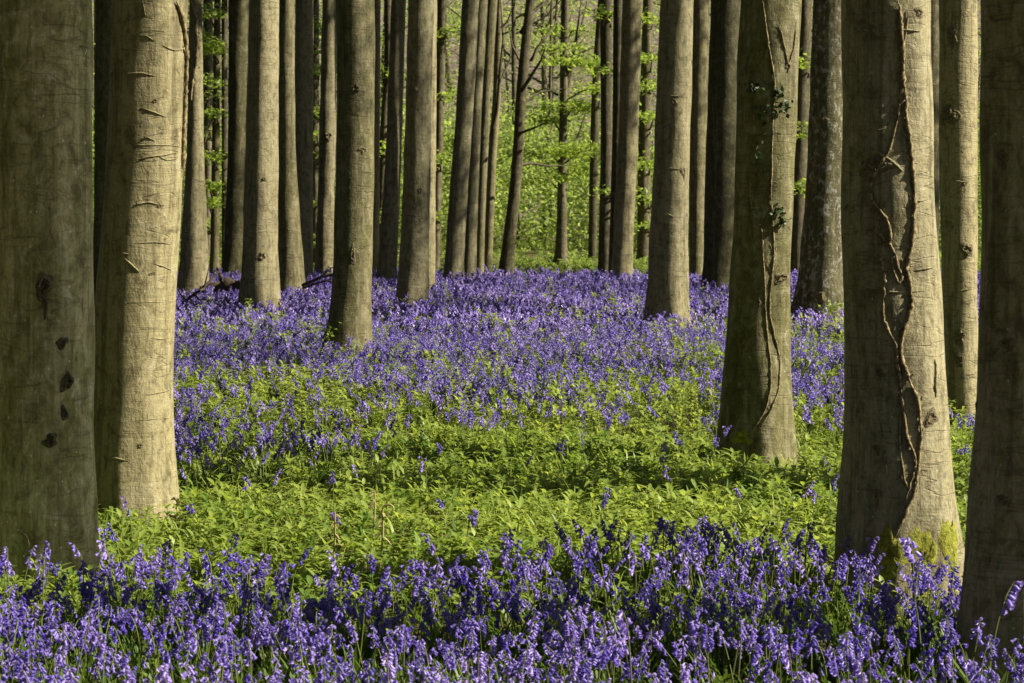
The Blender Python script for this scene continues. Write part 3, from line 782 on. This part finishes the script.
def add_leaf(mb, p, az, L, W, rise, droop, mat, segs=4, prof=None, fold=.25):
    mid, side, t = blade(mb, np.asarray(p, float), az, L, W, rise, droop, mat, segs)
    wv = (np.sin(np.pi * t ** .8) if prof is None else np.interp(t, np.linspace(0, 1, len(prof)), prof)) * W * .5
    wv = np.maximum(wv, W * .03)
    up = np.array([0, 0, 1.0]) * (wv * fold)[:, None]
    V = np.concatenate([mid, mid + side * wv[:, None] + up, mid - side * wv[:, None] + up])
    n = segs + 1
    f = [[i, i + 1, n + i + 1, n + i] for i in range(segs)] + [[i + 1, i, 2 * n + i, 2 * n + i + 1] for i in range(segs)]
    mb.add(V, f, mat, True)


def strap(mb, p, az, L, W, rise, droop, mat, segs=4):
    mid, side, t = blade(mb, np.asarray(p, float), az, L, W, rise, droop, mat, segs)
    wv = np.interp(t, [0, .3, .75, 1], [.7, 1, .8, .05]) * W * .5
    V = np.concatenate([mid + side * wv[:, None], mid - side * wv[:, None]]); n = segs + 1
    mb.add(V, [[i, i + 1, n + i + 1, n + i] for i in range(segs)], mat, True)


def bell(mb, p, ax, L, r, lod, rs, mat):
    ax = ax / np.linalg.norm(ax); up = np.array([0, 0, 1.0]) if abs(ax[2]) < .9 else np.array([1.0, 0, 0])
    a = np.cross(ax, up); a /= np.linalg.norm(a); b = np.cross(ax, a)
    n, ts, rr = {0: (6, [0, .22, .68, .86, 1.0], [.35, .9, .95, 1.2, 1.9]), 1: (5, [0, .3, .85, 1.0], [.4, 1, 1.1, 1.8]), 2: (3, [0, 1.0], [.8, 1.5])}[lod]
    rings = []; rot = rs.uniform(0, 6)
    for i, (t, q) in enumerate(zip(ts, rr)):
        th = rot + np.arange(n) * 2 * math.pi / n
        tt = t - (.12 if i == len(ts) - 1 and lod < 2 else 0) * (np.arange(n) % 1 == 0)
        rings.append(p + ax * (L * tt)[:, None] + (np.cos(th) * r * q)[:, None] * a + (np.sin(th) * r * q)[:, None] * b if hasattr(tt, '__len__') else p + ax * L * tt + (np.cos(th) * r * q)[:, None] * a + (np.sin(th) * r * q)[:, None] * b)
    k = len(ts); j = np.arange(n); j2 = (j + 1) % n
    f = np.concatenate([np.stack([i * n + j, i * n + j2, (i + 1) * n + j2, (i + 1) * n + j], -1) for i in range(k - 1)])
    mb.add(np.concatenate(rings), f, mat, True)


def bluebell_parts(seed, lod, h=None):
    rs = np.random.default_rng(seed)
    stem, head, leaf = MB(), MB(), MB()
    h = h or rs.uniform(.28, .41); bend = rs.uniform(.03, .095); ls = rs.uniform(.065, .115)
    t = np.linspace(0, 1, 9 if lod == 0 else (6 if lod == 1 else 3))
    def sp(q): return np.array([bend * q ** 3 + .012 * math.sin(3 * q), .008 * math.sin(4 * q + seed), h * (q - .10 * q ** 6 * (bend > .035))])
    P = np.array([sp(q) for q in t])
    stem.tube(P, np.linspace(.0034, .0016, len(t)) * (1.25 if lod == 2 else 1), {0: 6, 1: 4, 2: 3}[lod], 0, cap=False)
    nb = int(rs.integers(6, 13)) if lod < 2 else int(rs.integers(6, 9))
    for i in range(nb):
        q = 1 - ls / h * (1 - i / (nb - 1)) ** .9
        p = sp(q); az = rs.normal(0, .8) + (math.pi * (rs.uniform() < .18)); sz = 1.0 - .30 * (i / nb) ** 2
        el = -0.95 + 0.5 * (i / nb) ** 2 + rs.normal(0, .25)
        o = np.array([math.cos(az), math.sin(az), 0])
        q0 = p + o * .009 + np.array([0, 0, .004])
        ax = o * math.cos(el) + np.array([0, 0, math.sin(el)])
        if lod == 0:
            stem.tube([p, p + o * .005 + np.array([0, 0, .004]), q0], [.001, .0009, .0009], 3, 0, cap=False)
        bell(head, q0, ax, (.0215 if lod < 2 else .028) * sz, (.0055 if lod < 2 else .0074) * sz, lod, rs, 0)
    nl = {0: 6, 1: 4, 2: 2}[lod]
    for i in range(nl):
        strap(leaf, [0, 0, 0], rs.uniform(0, 6.28), rs.uniform(.20, .32), .012 if lod < 2 else .014, rs.uniform(.9, 1.35), rs.uniform(.1, .55), 0, {0: 6, 1: 4, 2: 2}[lod])
    return stem, head, leaf


def merged(parts, mats_idx):
    V, Fc, M, S = [], [], [], []; n = 0
    for p, mi in zip(parts, mats_idx):
        v, f, m, s = p.arrays()
        V.append(v); Fc.append(f + n); M.append(np.full(len(f), mi, np.int32)); S.append(s); n += len(v)
    return np.concatenate(V), np.concatenate(Fc), np.concatenate(M), np.concatenate(S)


BX = np.array([b[0] for b in BASES]); BY = np.array([b[1] for b in BASES]); BR = np.array([b[2] for b in BASES])


def clear_of_trunks(x, y, pad=.03):
    ok = np.ones(len(x), bool)
    for bx, by, br in BASES:
        ok &= (x - bx) ** 2 + (y - by) ** 2 > (br * 1.08 + pad) ** 2
    return ok


def halfw(y): return .2327 * y * 1.28 + .7


def scatter(d0, d1, per_m2):
    a = 2 * (.2327 * 1.28 * (d1 ** 2 - d0 ** 2) / 2 + .7 * (d1 - d0))
    n = int(a * per_m2)
    # area-uniform in depth
    y = np.sqrt(RNG.uniform(d0 ** 2, d1 ** 2, n)); x = RNG.uniform(-1, 1, n) * halfw(y)
    return x, y


def bell_density(x, y):
    """share of ground under bluebells, by place"""
    px = CX + F * x / y
    wob = (vnoise(x, y, 1.6, 1) - .5) * 1.3 + (vnoise(x, y, .5, 2) - .5) * .5
    patch = .65 * vnoise(x, y * .6, 1.5, 3) + .35 * vnoise(x, y, .45, 4)
    yy = y + wob
    front = np.clip((10.6 + .3 * np.sin(x * 2) - .45 * np.clip((130 - px) / 60, 0, 1) - .80 * np.clip((px - 815) / 50, 0, 1) * np.clip((1000 - px) / 40, 0, 1) - yy) / .9, 0, 1)
    # the far edge of the green band bends: nearer on the left
    edge = 15.4 - 2.4 * np.clip((430 - px) / 200, 0, 1) - 1.2 * np.clip((px - 690) / 100, 0, 1)
    mid = np.clip((yy - edge) / .7, 0, 1) * np.clip((patch - .38 + .08 * (px < 420) + .10 * (px > 700)) / .16, 0.20 * np.clip((yy - edge - .8) / 1.5, 0, 1) + .03, 1) * .85
    fullp = np.clip((yy - (25 + 3.0 * np.clip((470 - px) / 150, 0, 1))) / 3.0, 0, 1)
    back = fullp * np.clip((patch - .22) / .1, .25, 1)
    end = np.clip((40.2 + wob * .6 - y) / 1.2, 0, 1)
    lone = .015 * (yy > 10.9) * (yy < edge)
    return np.clip(np.maximum.reduce([front, mid, back, lone]), 0, 1) * end


def herb_density(x, y):
    px = CX + F * x / y
    b = bell_density(x, y)
    band = np.clip((y - 9.2) / .8, 0, 1)
    return band * np.where(y < 17, np.clip(1.0 - b * .75, .12, 1), np.clip(.95 - .7 * b, .06, 1)) * np.clip((44 - y) / 12, .12, 1) * np.where(y > 24, .35, 1) + (y <= 10.9) * .06


def field(name, mats, protos, zones, kind='stuff', smin=.85, smax=1.15, tmean=.33):
    Vs = [np.zeros((0, 3))]; Fs = []; Ms = []; Ss = []; Ts = []; n = 0
    for (d0, d1, dens, fn, ps, sc) in zones:
        x, y = scatter(d0, d1, dens)
        keep = RNG.uniform(0, 1, len(x)) < fn(x, y); x, y = x[keep], y[keep]
        keep = clear_of_trunks(x, y); x, y = x[keep], y[keep]
        k = len(x)
        if not k: continue
        pos = np.stack([x, y, ground_z(x, y) - .005], -1)
        tint = np.clip(RNG.normal(tmean, .27, k) + .35 * (vnoise(x, y, .8, 9) - .5), 0, 1)
        tint = np.clip(tint + (.15 if d0 >= 25 else (.22 if 'leafy' in name and d0 > 16 else 0)), 0, 1)
        v, f, m, s, t = stamp(ps, RNG.integers(0, len(ps), k), pos, RNG.uniform(0, 6.28, k), sc * RNG.uniform(smin, smax, k), RNG.normal(0, .16 if 'leafy' in name else .13, (k, 2)), tint)
        Vs.append(v); Fs.append(f + n); Ms.append(m); Ss.append(s); Ts.append(t); n += len(v)
    o = mesh_object(name, np.concatenate(Vs), np.concatenate(Fs), np.concatenate(Ms), np.concatenate(Ss), mats, tint=np.concatenate(Ts))
    return tag(o, kind=kind)


NEAR = [bluebell_parts(1000 + i, 0) for i in range(14)]
MID = [merged(bluebell_parts(2000 + i, 1), (0, 1, 2)) for i in range(12)]
FAR = [merged(bluebell_parts(3000 + i, 2), (0, 1, 2)) for i in range(12)]
NEARM = [merged(p, (0, 1, 2)) for p in NEAR]

# the front row, one object per plant: the nearest ones that the photo shows
fx, fy = scatter(7.12, 8.6, 118)
inside = np.abs(fx) < .2327 * fy - .02
ok = clear_of_trunks(fx, fy) & inside
fx, fy = fx[ok], fy[ok]
o_ = np.argsort(fy)[:296]; fx, fy = fx[o_], fy[o_]
FRONT_MAX = float(fy.max())


def not_front(x, y):
    return bell_density(x, y) * ~((np.abs(x) < .2327 * y - .02) & (y >= 7.12) & (y <= FRONT_MAX))


FLOWERS = {}
for i, (st, hd, lf) in enumerate(NEAR):
    r = np.random.default_rng(i); tn = float(np.clip(.15 + .8 * i / 13, 0, 1))
    def md(nm, p, mt):
        v, f, m, s = p.arrays(); return mesh_data(nm, v, f, m, s, [mt], np.full(len(v), tn))
    FLOWERS[i] = (md('stem', st, STEMG), md('blossoms', hd, BELL), md('leaves', lf, BLADE))


def put_bluebell(k, x, y, rz, s, tilt, label, group):
    rt = empty('bluebell', (x, y, float(ground_z(x, y)) - .005)); rt.rotation_euler = (tilt[0], tilt[1], rz); rt.scale = (s, s, s)
    tag(rt, label, 'flower', group)
    for nm, me in zip(('stem', 'blossoms', 'leaves'), FLOWERS[k]):
        o = bpy.data.objects.new(nm, me); COL.objects.link(o); o.parent = rt
    return rt


for x, y in zip(fx, fy):
    put_bluebell(int(RNG.integers(0, 14)), x, y, RNG.uniform(0, 6.28), RNG.uniform(.82, 1.14), RNG.normal(0, .12, 2), 'violet-blue bluebell in the front row of the carpet, nearest the viewer', 'bluebells in the front row')
# four that stand out
for (px, py, d, k, lab) in ((988, 583, 8.25, 6, 'tall bluebell rising alone against the dark trunk at the right edge'), (637, 600, 7.9, 13, 'palest lilac bluebell, standing a little above the front row'),
                            (462, 512, 10.95, 4, 'solitary bluebell held above low green leaves behind the front carpet'), (919, 531, 9.6, 9, 'tall bluebell in front of the mossy foot of the vine-wrapped beech')):
    x = (px - CX) * d / F; z = EYE - (py - HZ) * d / F
    pr = NEAR[k][0].arrays()[0][:, 2].max()
    put_bluebell(k, x, d, RNG.uniform(0, 6.28), z / pr, (0, 0), lab, None)

field('bluebell_carpet', [STEMG, BELL, BLADE], None, [
    (6.3, 9.4, 122, not_front, NEARM, .98), (9.4, 16.5, 125, bell_density, MID, 1.0), (16.5, 25, 85, bell_density, MID, 1.08), (25, 43.5, 92, bell_density, FAR, 1.12)])


# dog's-mercury-like leafy herb of the green band
def herb(seed, lod, h0=.08, h1=.21, n=(8, 13), L0=.055, L1=.10):
    rs = np.random.default_rng(seed); mb = MB()
    h = rs.uniform(h0, h1)
    mb.tube([[0, 0, 0], [.01, 0, h * .5], [.012, .008, h]], [.003, .0025, .0015], 3, 0, cap=False)
    k = int(rs.integers(*n))
    for i in range(k):
        z = h * (1 - .45 * (i / k) ** 1.3)
        add_leaf(mb, [.011, .004, z], i * 2.4 + rs.uniform(-.4, .4), rs.uniform(L0, L1), rs.uniform(.022, .036) * L1 / .10, rs.uniform(.0, 1.05), rs.uniform(.1, .55), 1, 3 if lod == 0 else 2, [.1, .85, 1, .6, .03])
    return mb.arrays()


def tuft(seed):
    rs = np.random.default_rng(seed); mb = MB()
    for i in range(7):
        strap(mb, [rs.normal(0, .01), rs.normal(0, .01), 0], rs.uniform(0, 6.28), rs.uniform(.2, .36), .013, rs.uniform(.7, 1.35), rs.uniform(.2, .7), 1, 5)
    return mb.arrays()


HERB0 = [herb(400 + i, 0) for i in range(13)] + [herb(415 + i, 0, .08, .16, (5, 8), .04, .07) for i in range(3)] + [tuft(425 + i) for i in range(3)]
HERB1 = [herb(430 + i, 1, .12, .29, (9, 15), .05, .085) for i in range(12)]
HERB2 = [herb(450 + i, 1, .32, .50, (12, 20), .05, .085) for i in range(6)]
field('leafy_ground_cover', [STEMG, HERB], None, [
    (7.5, 10.6, 30, herb_density, HERB0, .9), (9.2, 16.5, 185, herb_density, HERB0, 1.0), (16.5, 26, 115, herb_density, HERB1, 1.05), (26, 44, 36, herb_density, HERB1, 1.1), (18, 34, 9, lambda x, y: np.clip((vnoise(x, y, .9, 31) - .5) / .2, 0, 1), HERB2, 1.0)], tmean=.6)


# low growth on the brown ground past the flowers
def low_growth(x, y): return np.clip((vnoise(x, y, 3.0, 21) - .42) / .2, 0, 1)
field('low_undergrowth', [STEMG, THICK], None, [(42.5, 66, 11, low_growth, [herb(470 + i, 1, .1, .3, (8, 12), .10, .2) for i in range(8)], 1.0)], tmean=.12)


def sapling(label, px, top, bottom, w, d, n, tint=.8, size=.05):
    """a little leafy seedling among the flowers"""
    base = np.array([(px - CX) * d / F, d, 0.0]); base[2] = float(ground_z(base[0], d))
    rt = empty('beech_seedling', base); tag(rt, label, 'seedling')
    zt = EYE - (top - HZ) * d / F; zb = max(EYE - (bottom - HZ) * d / F, .08); ww = w * d / F / 2
    st = MB(); st.tube([base, base + [.01, 0, (zt - base[2]) * .5], [base[0] + .01, d, zt]], [.006, .005, .002], 5, 0)
    tips = []
    for _ in range(max(5, n // 7)):
        z = RNG.uniform(zb, zt); a = RNG.uniform(0, 6.28); e = np.array([base[0] + math.cos(a) * ww * RNG.uniform(.3, 1), d + math.sin(a) * ww * .8, z + .02])
        st.tube([[base[0] + .006, d, z - .05], e], [.003, .0015], 3, 0, cap=False); tips.append(e)
    st.build('stem', TWIG, rt, loc=base)
    tips = np.array(tips); pt = tips[RNG.integers(0, len(tips), n)] + RNG.normal(0, .018 + size * .5, (n, 3)) * np.array([1, 1, .6])
    v, f = leaf_cards(pt, size, flat=.5, aspect=.72); lb = MB(); lb.add(v, f, 0, False)
    lb.build('leaves', BEECH, rt, loc=base, tint=np.repeat(np.clip(RNG.normal(tint, .15, n), 0, 1), 4))
    return rt


sapling('bright yellow-leaved seedling in front of the bluebells at the back of the green band', 560, 384, 415, 36, 16.6, 70, .95, .045)
sapling('pale green upright seedling in the bluebells below the tall half lit column', 611, 294, 318, 20, 27.5, 60, .8)
sapling('small pale green seedling beside the upright one below the tall half lit column', 600, 312, 324, 14, 27.0, 26, .8)
sapling('leafy yellow-green sprig touching the foot of the white-flecked trunk', 834, 306, 322, 20, 26.0, 70, .7)
sapling('fresh green seedling beside the fallen mossy log', 224, 298, 312, 18, 29.5, 60, .75)
sapling('fresh green seedling at the foot of the straight olive beech', 328, 322, 344, 18, 22.9, 55, .85)
sapling('green seedling among bluebells between the stout smooth beech and the ivy-climbed beech', 712, 344, 378, 26, 20.5, 70, .7)
sapling('low yellow-green seedling in the leafy patch below the stout half sunlit beech', 437, 352, 372, 30, 21.0, 60, .85)
sapling('low yellow-green seedling among bluebells in line below the stout smooth beech', 672, 378, 392, 22, 18.4, 50, .85)
sapling('yellow-green seedling in bluebells between the ivy-climbed and the vine-wrapped beech', 812, 352, 376, 26, 20.4, 60, .8)


def dry_stalk(label, px, top, d, hook, name='dry_stalk', cat='stalk'):
    base = np.array([(px - CX) * d / F, d, 0.0]); base[2] = float(ground_z(base[0], d)); zt = EYE - (top - HZ) * d / F
    rt = empty(name, base); tag(rt, label, cat)
    mb = MB(); n = 12; t = np.linspace(0, 1, n)
    P = np.stack([base[0] + .02 * np.sin(t * 2), np.full(n, d), base[2] + (zt - base[2]) * t], -1)
    if hook:
        a = np.linspace(0, 4.4, 9)[1:]; r = np.linspace(.035, .012, 8)
        P = np.concatenate([P, np.stack([P[-1, 0] + .035 - r * np.cos(a), np.full(8, d), P[-1, 2] + r * np.sin(a)], -1)])
    mb.tube(P, np.linspace(.007, .0045, len(P)), 6, 0)
    mb.build('stem', DRY, rt, loc=base, tint=np.full(mb.n, .6))
    lf = MB()
    for i in range(16):
        z = base[2] + (zt - base[2]) * RNG.uniform(.55, 1); a = RNG.uniform(0, 6.28)
        add_leaf(lf, [base[0] + .018, d, z], a, RNG.uniform(.03, .06), .014, RNG.uniform(-.6, .8), .4, 0, 3)
    lf.build('withered_leaves', DRY, rt, loc=base, tint=np.repeat(RNG.uniform(0, 1), lf.n))
    return rt


dry_stalk('straight pale dry stalk standing highest in the green leaves', 371, 490, 11.6, False)
dry_stalk('short pale dry stalk beside the front bluebells, left of the straight tall one', 331, 512, 10.9, False)
dry_stalk('brown dry stalk with a curled tip, right below the straight pale stalk', 379, 510, 11.1, True)


# ------------------------------------------------------------------ the wood beyond, one mass
def far_wood():
    mb = MB()
    for i in range(80):
        y = RNG.uniform(62, 118); x = RNG.uniform(-1, 1) * (.2327 * y * 1.35 + 2); z = float(ground_z(x, y))
        r = RNG.uniform(.04, .2); h = RNG.uniform(8, 14); lean = RNG.normal(0, .05)
        mb.tube([[x, y, z - .2], [x + lean * h * .4 + RNG.normal(0, .1), y, z + h * .4], [x + lean * h, y, z + h]], [r, r * .8, r * .4], 7, 0)
        for _ in range(11):
            z0 = RNG.uniform(.15, .9) * h; a = RNG.uniform(0, 6.28); L = RNG.uniform(1.2, 3.4)
            p0 = np.array([x + lean * z0, y, z + z0]); r = max(r, .07); e = p0 + np.array([math.cos(a) * L, math.sin(a) * L, L * RNG.uniform(.1, .9)])
            mb.tube([p0, (p0 + e) / 2 + RNG.normal(0, .15, 3), e], [r * .35, r * .22, .012], 4, 0)
    n0 = mb.n
    cents = []
    def cl(n, y0, y1, zlo, zhi, leaf, rad, flat, spread):
        y = RNG.uniform(y0, y1, n); x = RNG.uniform(-1, .86, n) * (.2327 * y * 1.3 + 1.5); z = ground_z(x, y) + RNG.uniform(zlo, zhi, n)
        c = np.stack([x, y, z], -1); k = leaf
        pt = np.repeat(c, k, 0) + RNG.normal(0, 1, (n * k, 3)) * np.array(spread) * rad
        v, f = leaf_cards(pt, .125, flat=flat, aspect=.75); mb.add(v, f, 1, False)
        tint.append(np.repeat(np.clip(np.repeat(RNG.uniform(.2, 1, n), k) + RNG.normal(0, .12, n * k), 0, 1), 4))
    tint = [np.zeros(n0)]
    cl(600, 57, 78, .0, 3.6, 300, .55, .25, (1.1, 1, .8))      # bushes of the sunny thicket
    cl(560, 64, 92, 2.4, 10.0, 150, .75, .65, (1.3, 1.3, .22))   # level sprays above
    cl(520, 84, 125, .5, 10.0, 130, .9, .6, (1.3, 1.3, .35))
    return mb.build('far_woodland', [BARK_DARK, THICK], tint=np.concatenate(tint))


fw = far_wood(); fw.color = (.55, .1, .8, 1); tag(fw, kind='stuff')

# ------------------------------------------------------------------ beeches that stand outside the view and shade the glade
SHADE = [(6.6, 8.25), (10.4, 12.85), (8.2, 12.6), (13.5, 18.8), (10.5, 23.5), (15.5, 28.0), (14.5, 35.0), (18.5, 42.0), (21.0, 31.0), (12.5, 3.0),
         (-6.5, 9.0), (-9.0, 17.0), (-12.0, 27.0), (-2.5, -4.0), (5.0, -5.0), (-7.0, 2.0), (-13.0, 9.0), (-15.0, 18.0), (-1.0, -10.0), (-3.2, 4.6), (3.0, 1.5),
         (-18.0, 1.0), (-20.0, 26.0), (-10.0, -6.0), (9.0, -10.0), (-17.0, 36.0), (-14.0, 44.0)]
for i, (x, y) in enumerate(SHADE):
    s = y * F and F / max(y, 4)
    w = .26 * F / max(y, 4)
    class _: pass
    rr = np.random.default_rng(70 + i)
    z = float(ground_z(x, y)); r = rr.uniform(.2, .27)
    rt = empty('beech_tree', (x, y, z)); tag(rt, 'beech trunk outside the view, throwing its shade across the glade', 'tree', 'beeches outside the view')
    mb = MB(); zz = np.concatenate([[-.2, 0, .1, .25, .5], np.linspace(1, 13, 9)])
    rad = r * (1 - .5 * np.clip(zz / 13, 0, 1)) * (1 + .5 * np.exp(-np.clip(zz, 0, None) / .2))
    mb.tube(np.stack([x + .1 * np.sin(zz * .4 + i), y + .1 * np.cos(zz * .5), z + zz], -1), rad, 20, 0)
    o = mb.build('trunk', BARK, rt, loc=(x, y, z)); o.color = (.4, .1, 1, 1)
    c = bpy.data.objects.new('crown', THIN_CROWNS[i % 3] if i < 10 else CROWNS[i % 5]); COL.objects.link(c); c.parent = rt; c.location = (.1 * math.sin(13 * .4 + i), 0, 12.9)
    c.rotation_euler = (0, 0, i * 1.7); s = rr.uniform(.75, 1.0) if i < 10 else rr.uniform(1.0, 1.3); c.scale = (s, s, s)

# unseen wood to both sides and behind the viewer, added to block sky light
def unseen_wood():
    mb = MB(); tint = []
    def side(n, fx_, fy_, hmax):
        for _ in range(n):
            x, y = fx_(), fy_(); z = float(ground_z(x, y)); h = RNG.uniform(.6, 1) * hmax; r = RNG.uniform(.15, .3)
            k = mb.n
            mb.tube([[x, y, z - .2], [x + RNG.normal(0, .2), y, z + h * .5], [x + RNG.normal(0, .4), y, z + h]], [r, r * .8, r * .4], 8, 0)
            tint.append(np.zeros(mb.n - k))
            m = 150; c = np.stack([x + RNG.normal(0, 1.9, m), y + RNG.normal(0, 1.9, m), z + h * RNG.uniform(.05, 1.05, m)], -1)
            v, f = leaf_cards(c, .75, aspect=.8); mb.add(v, f, 1, False); tint.append(np.repeat(RNG.uniform(0, 1, m), 4))
    side(120, lambda: RNG.uniform(-30, -19), lambda: RNG.uniform(-18, 62), 25)
    side(70, lambda: RNG.uniform(-26, 30), lambda: RNG.uniform(-24, -13), 23)
    side(70, lambda: RNG.uniform(38, 48), lambda: RNG.uniform(-18, 66), 20)
    return mb.build('unseen_woodland', [BARK_DARK, DARK_LEAF], tint=np.concatenate(tint))


wa = unseen_wood(); wa.color = (.5, .1, .8, 1); tag(wa, kind='stuff')

# ------------------------------------------------------------------ light
SUN_AZ = math.radians(83)   # to the right of the viewer
SUN_EL = math.radians(36)
to_sun = np.array([math.sin(SUN_AZ) * math.cos(SUN_EL), -math.cos(SUN_AZ) * math.cos(SUN_EL), math.sin(SUN_EL)])
from mathutils import Vector
sd = bpy.data.lights.new('sun', 'SUN'); sd.energy = 5.0; sd.angle = math.radians(.5); sd.color = (1.0, .91, .74)
so = bpy.data.objects.new('sun', sd); COL.objects.link(so)
so.rotation_euler = Vector(to_sun).to_track_quat('Z', 'Y').to_euler(); so.location = (30, -10, 30)
w = bpy.data.worlds.new('World'); SC.world = w; w.use_nodes = True
nt = w.node_tree; nt.nodes.clear()
sky = nt.nodes.new('ShaderNodeTexSky'); sky.sky_type = 'NISHITA'; sky.sun_disc = False
sky.sun_elevation = SUN_EL; sky.sun_rotation = math.atan2(to_sun[0], to_sun[1])
bg = nt.nodes.new('ShaderNodeBackground'); bg.inputs['Strength'].default_value = 0.05
out = nt.nodes.new('ShaderNodeOutputWorld')
nt.links.new(sky.outputs[0], bg.inputs[0]); nt.links.new(bg.outputs[0], out.inputs[0])

# ------------------------------------------------------------------ camera and render settings
cd = bpy.data.cameras.new('camera'); cam = bpy.data.objects.new('camera', cd); COL.objects.link(cam)
cd.sensor_width = 36.0; cd.lens = 36.0 * F / 1024; cd.shift_y = -(CY - HZ) / 1024
cam.location = (0, 0, EYE); cam.rotation_euler = (math.pi / 2, 0, 0)
cd.clip_start = .1; cd.clip_end = 2000
cd.dof.use_dof = True; cd.dof.focus_distance = 13.5; cd.dof.aperture_fstop = 9.0
SC.camera = cam
SC.view_settings.view_transform = 'Standard'; SC.view_settings.look = 'None'; SC.view_settings.exposure = 1.25; SC.view_settings.gamma = 1.0
SC.render.engine = 'CYCLES'
cy = SC.cycles
cy.max_bounces = 4; cy.diffuse_bounces = 3; cy.glossy_bounces = 1; cy.transmission_bounces = 3; cy.transparent_max_bounces = 4
cy.use_denoising = True
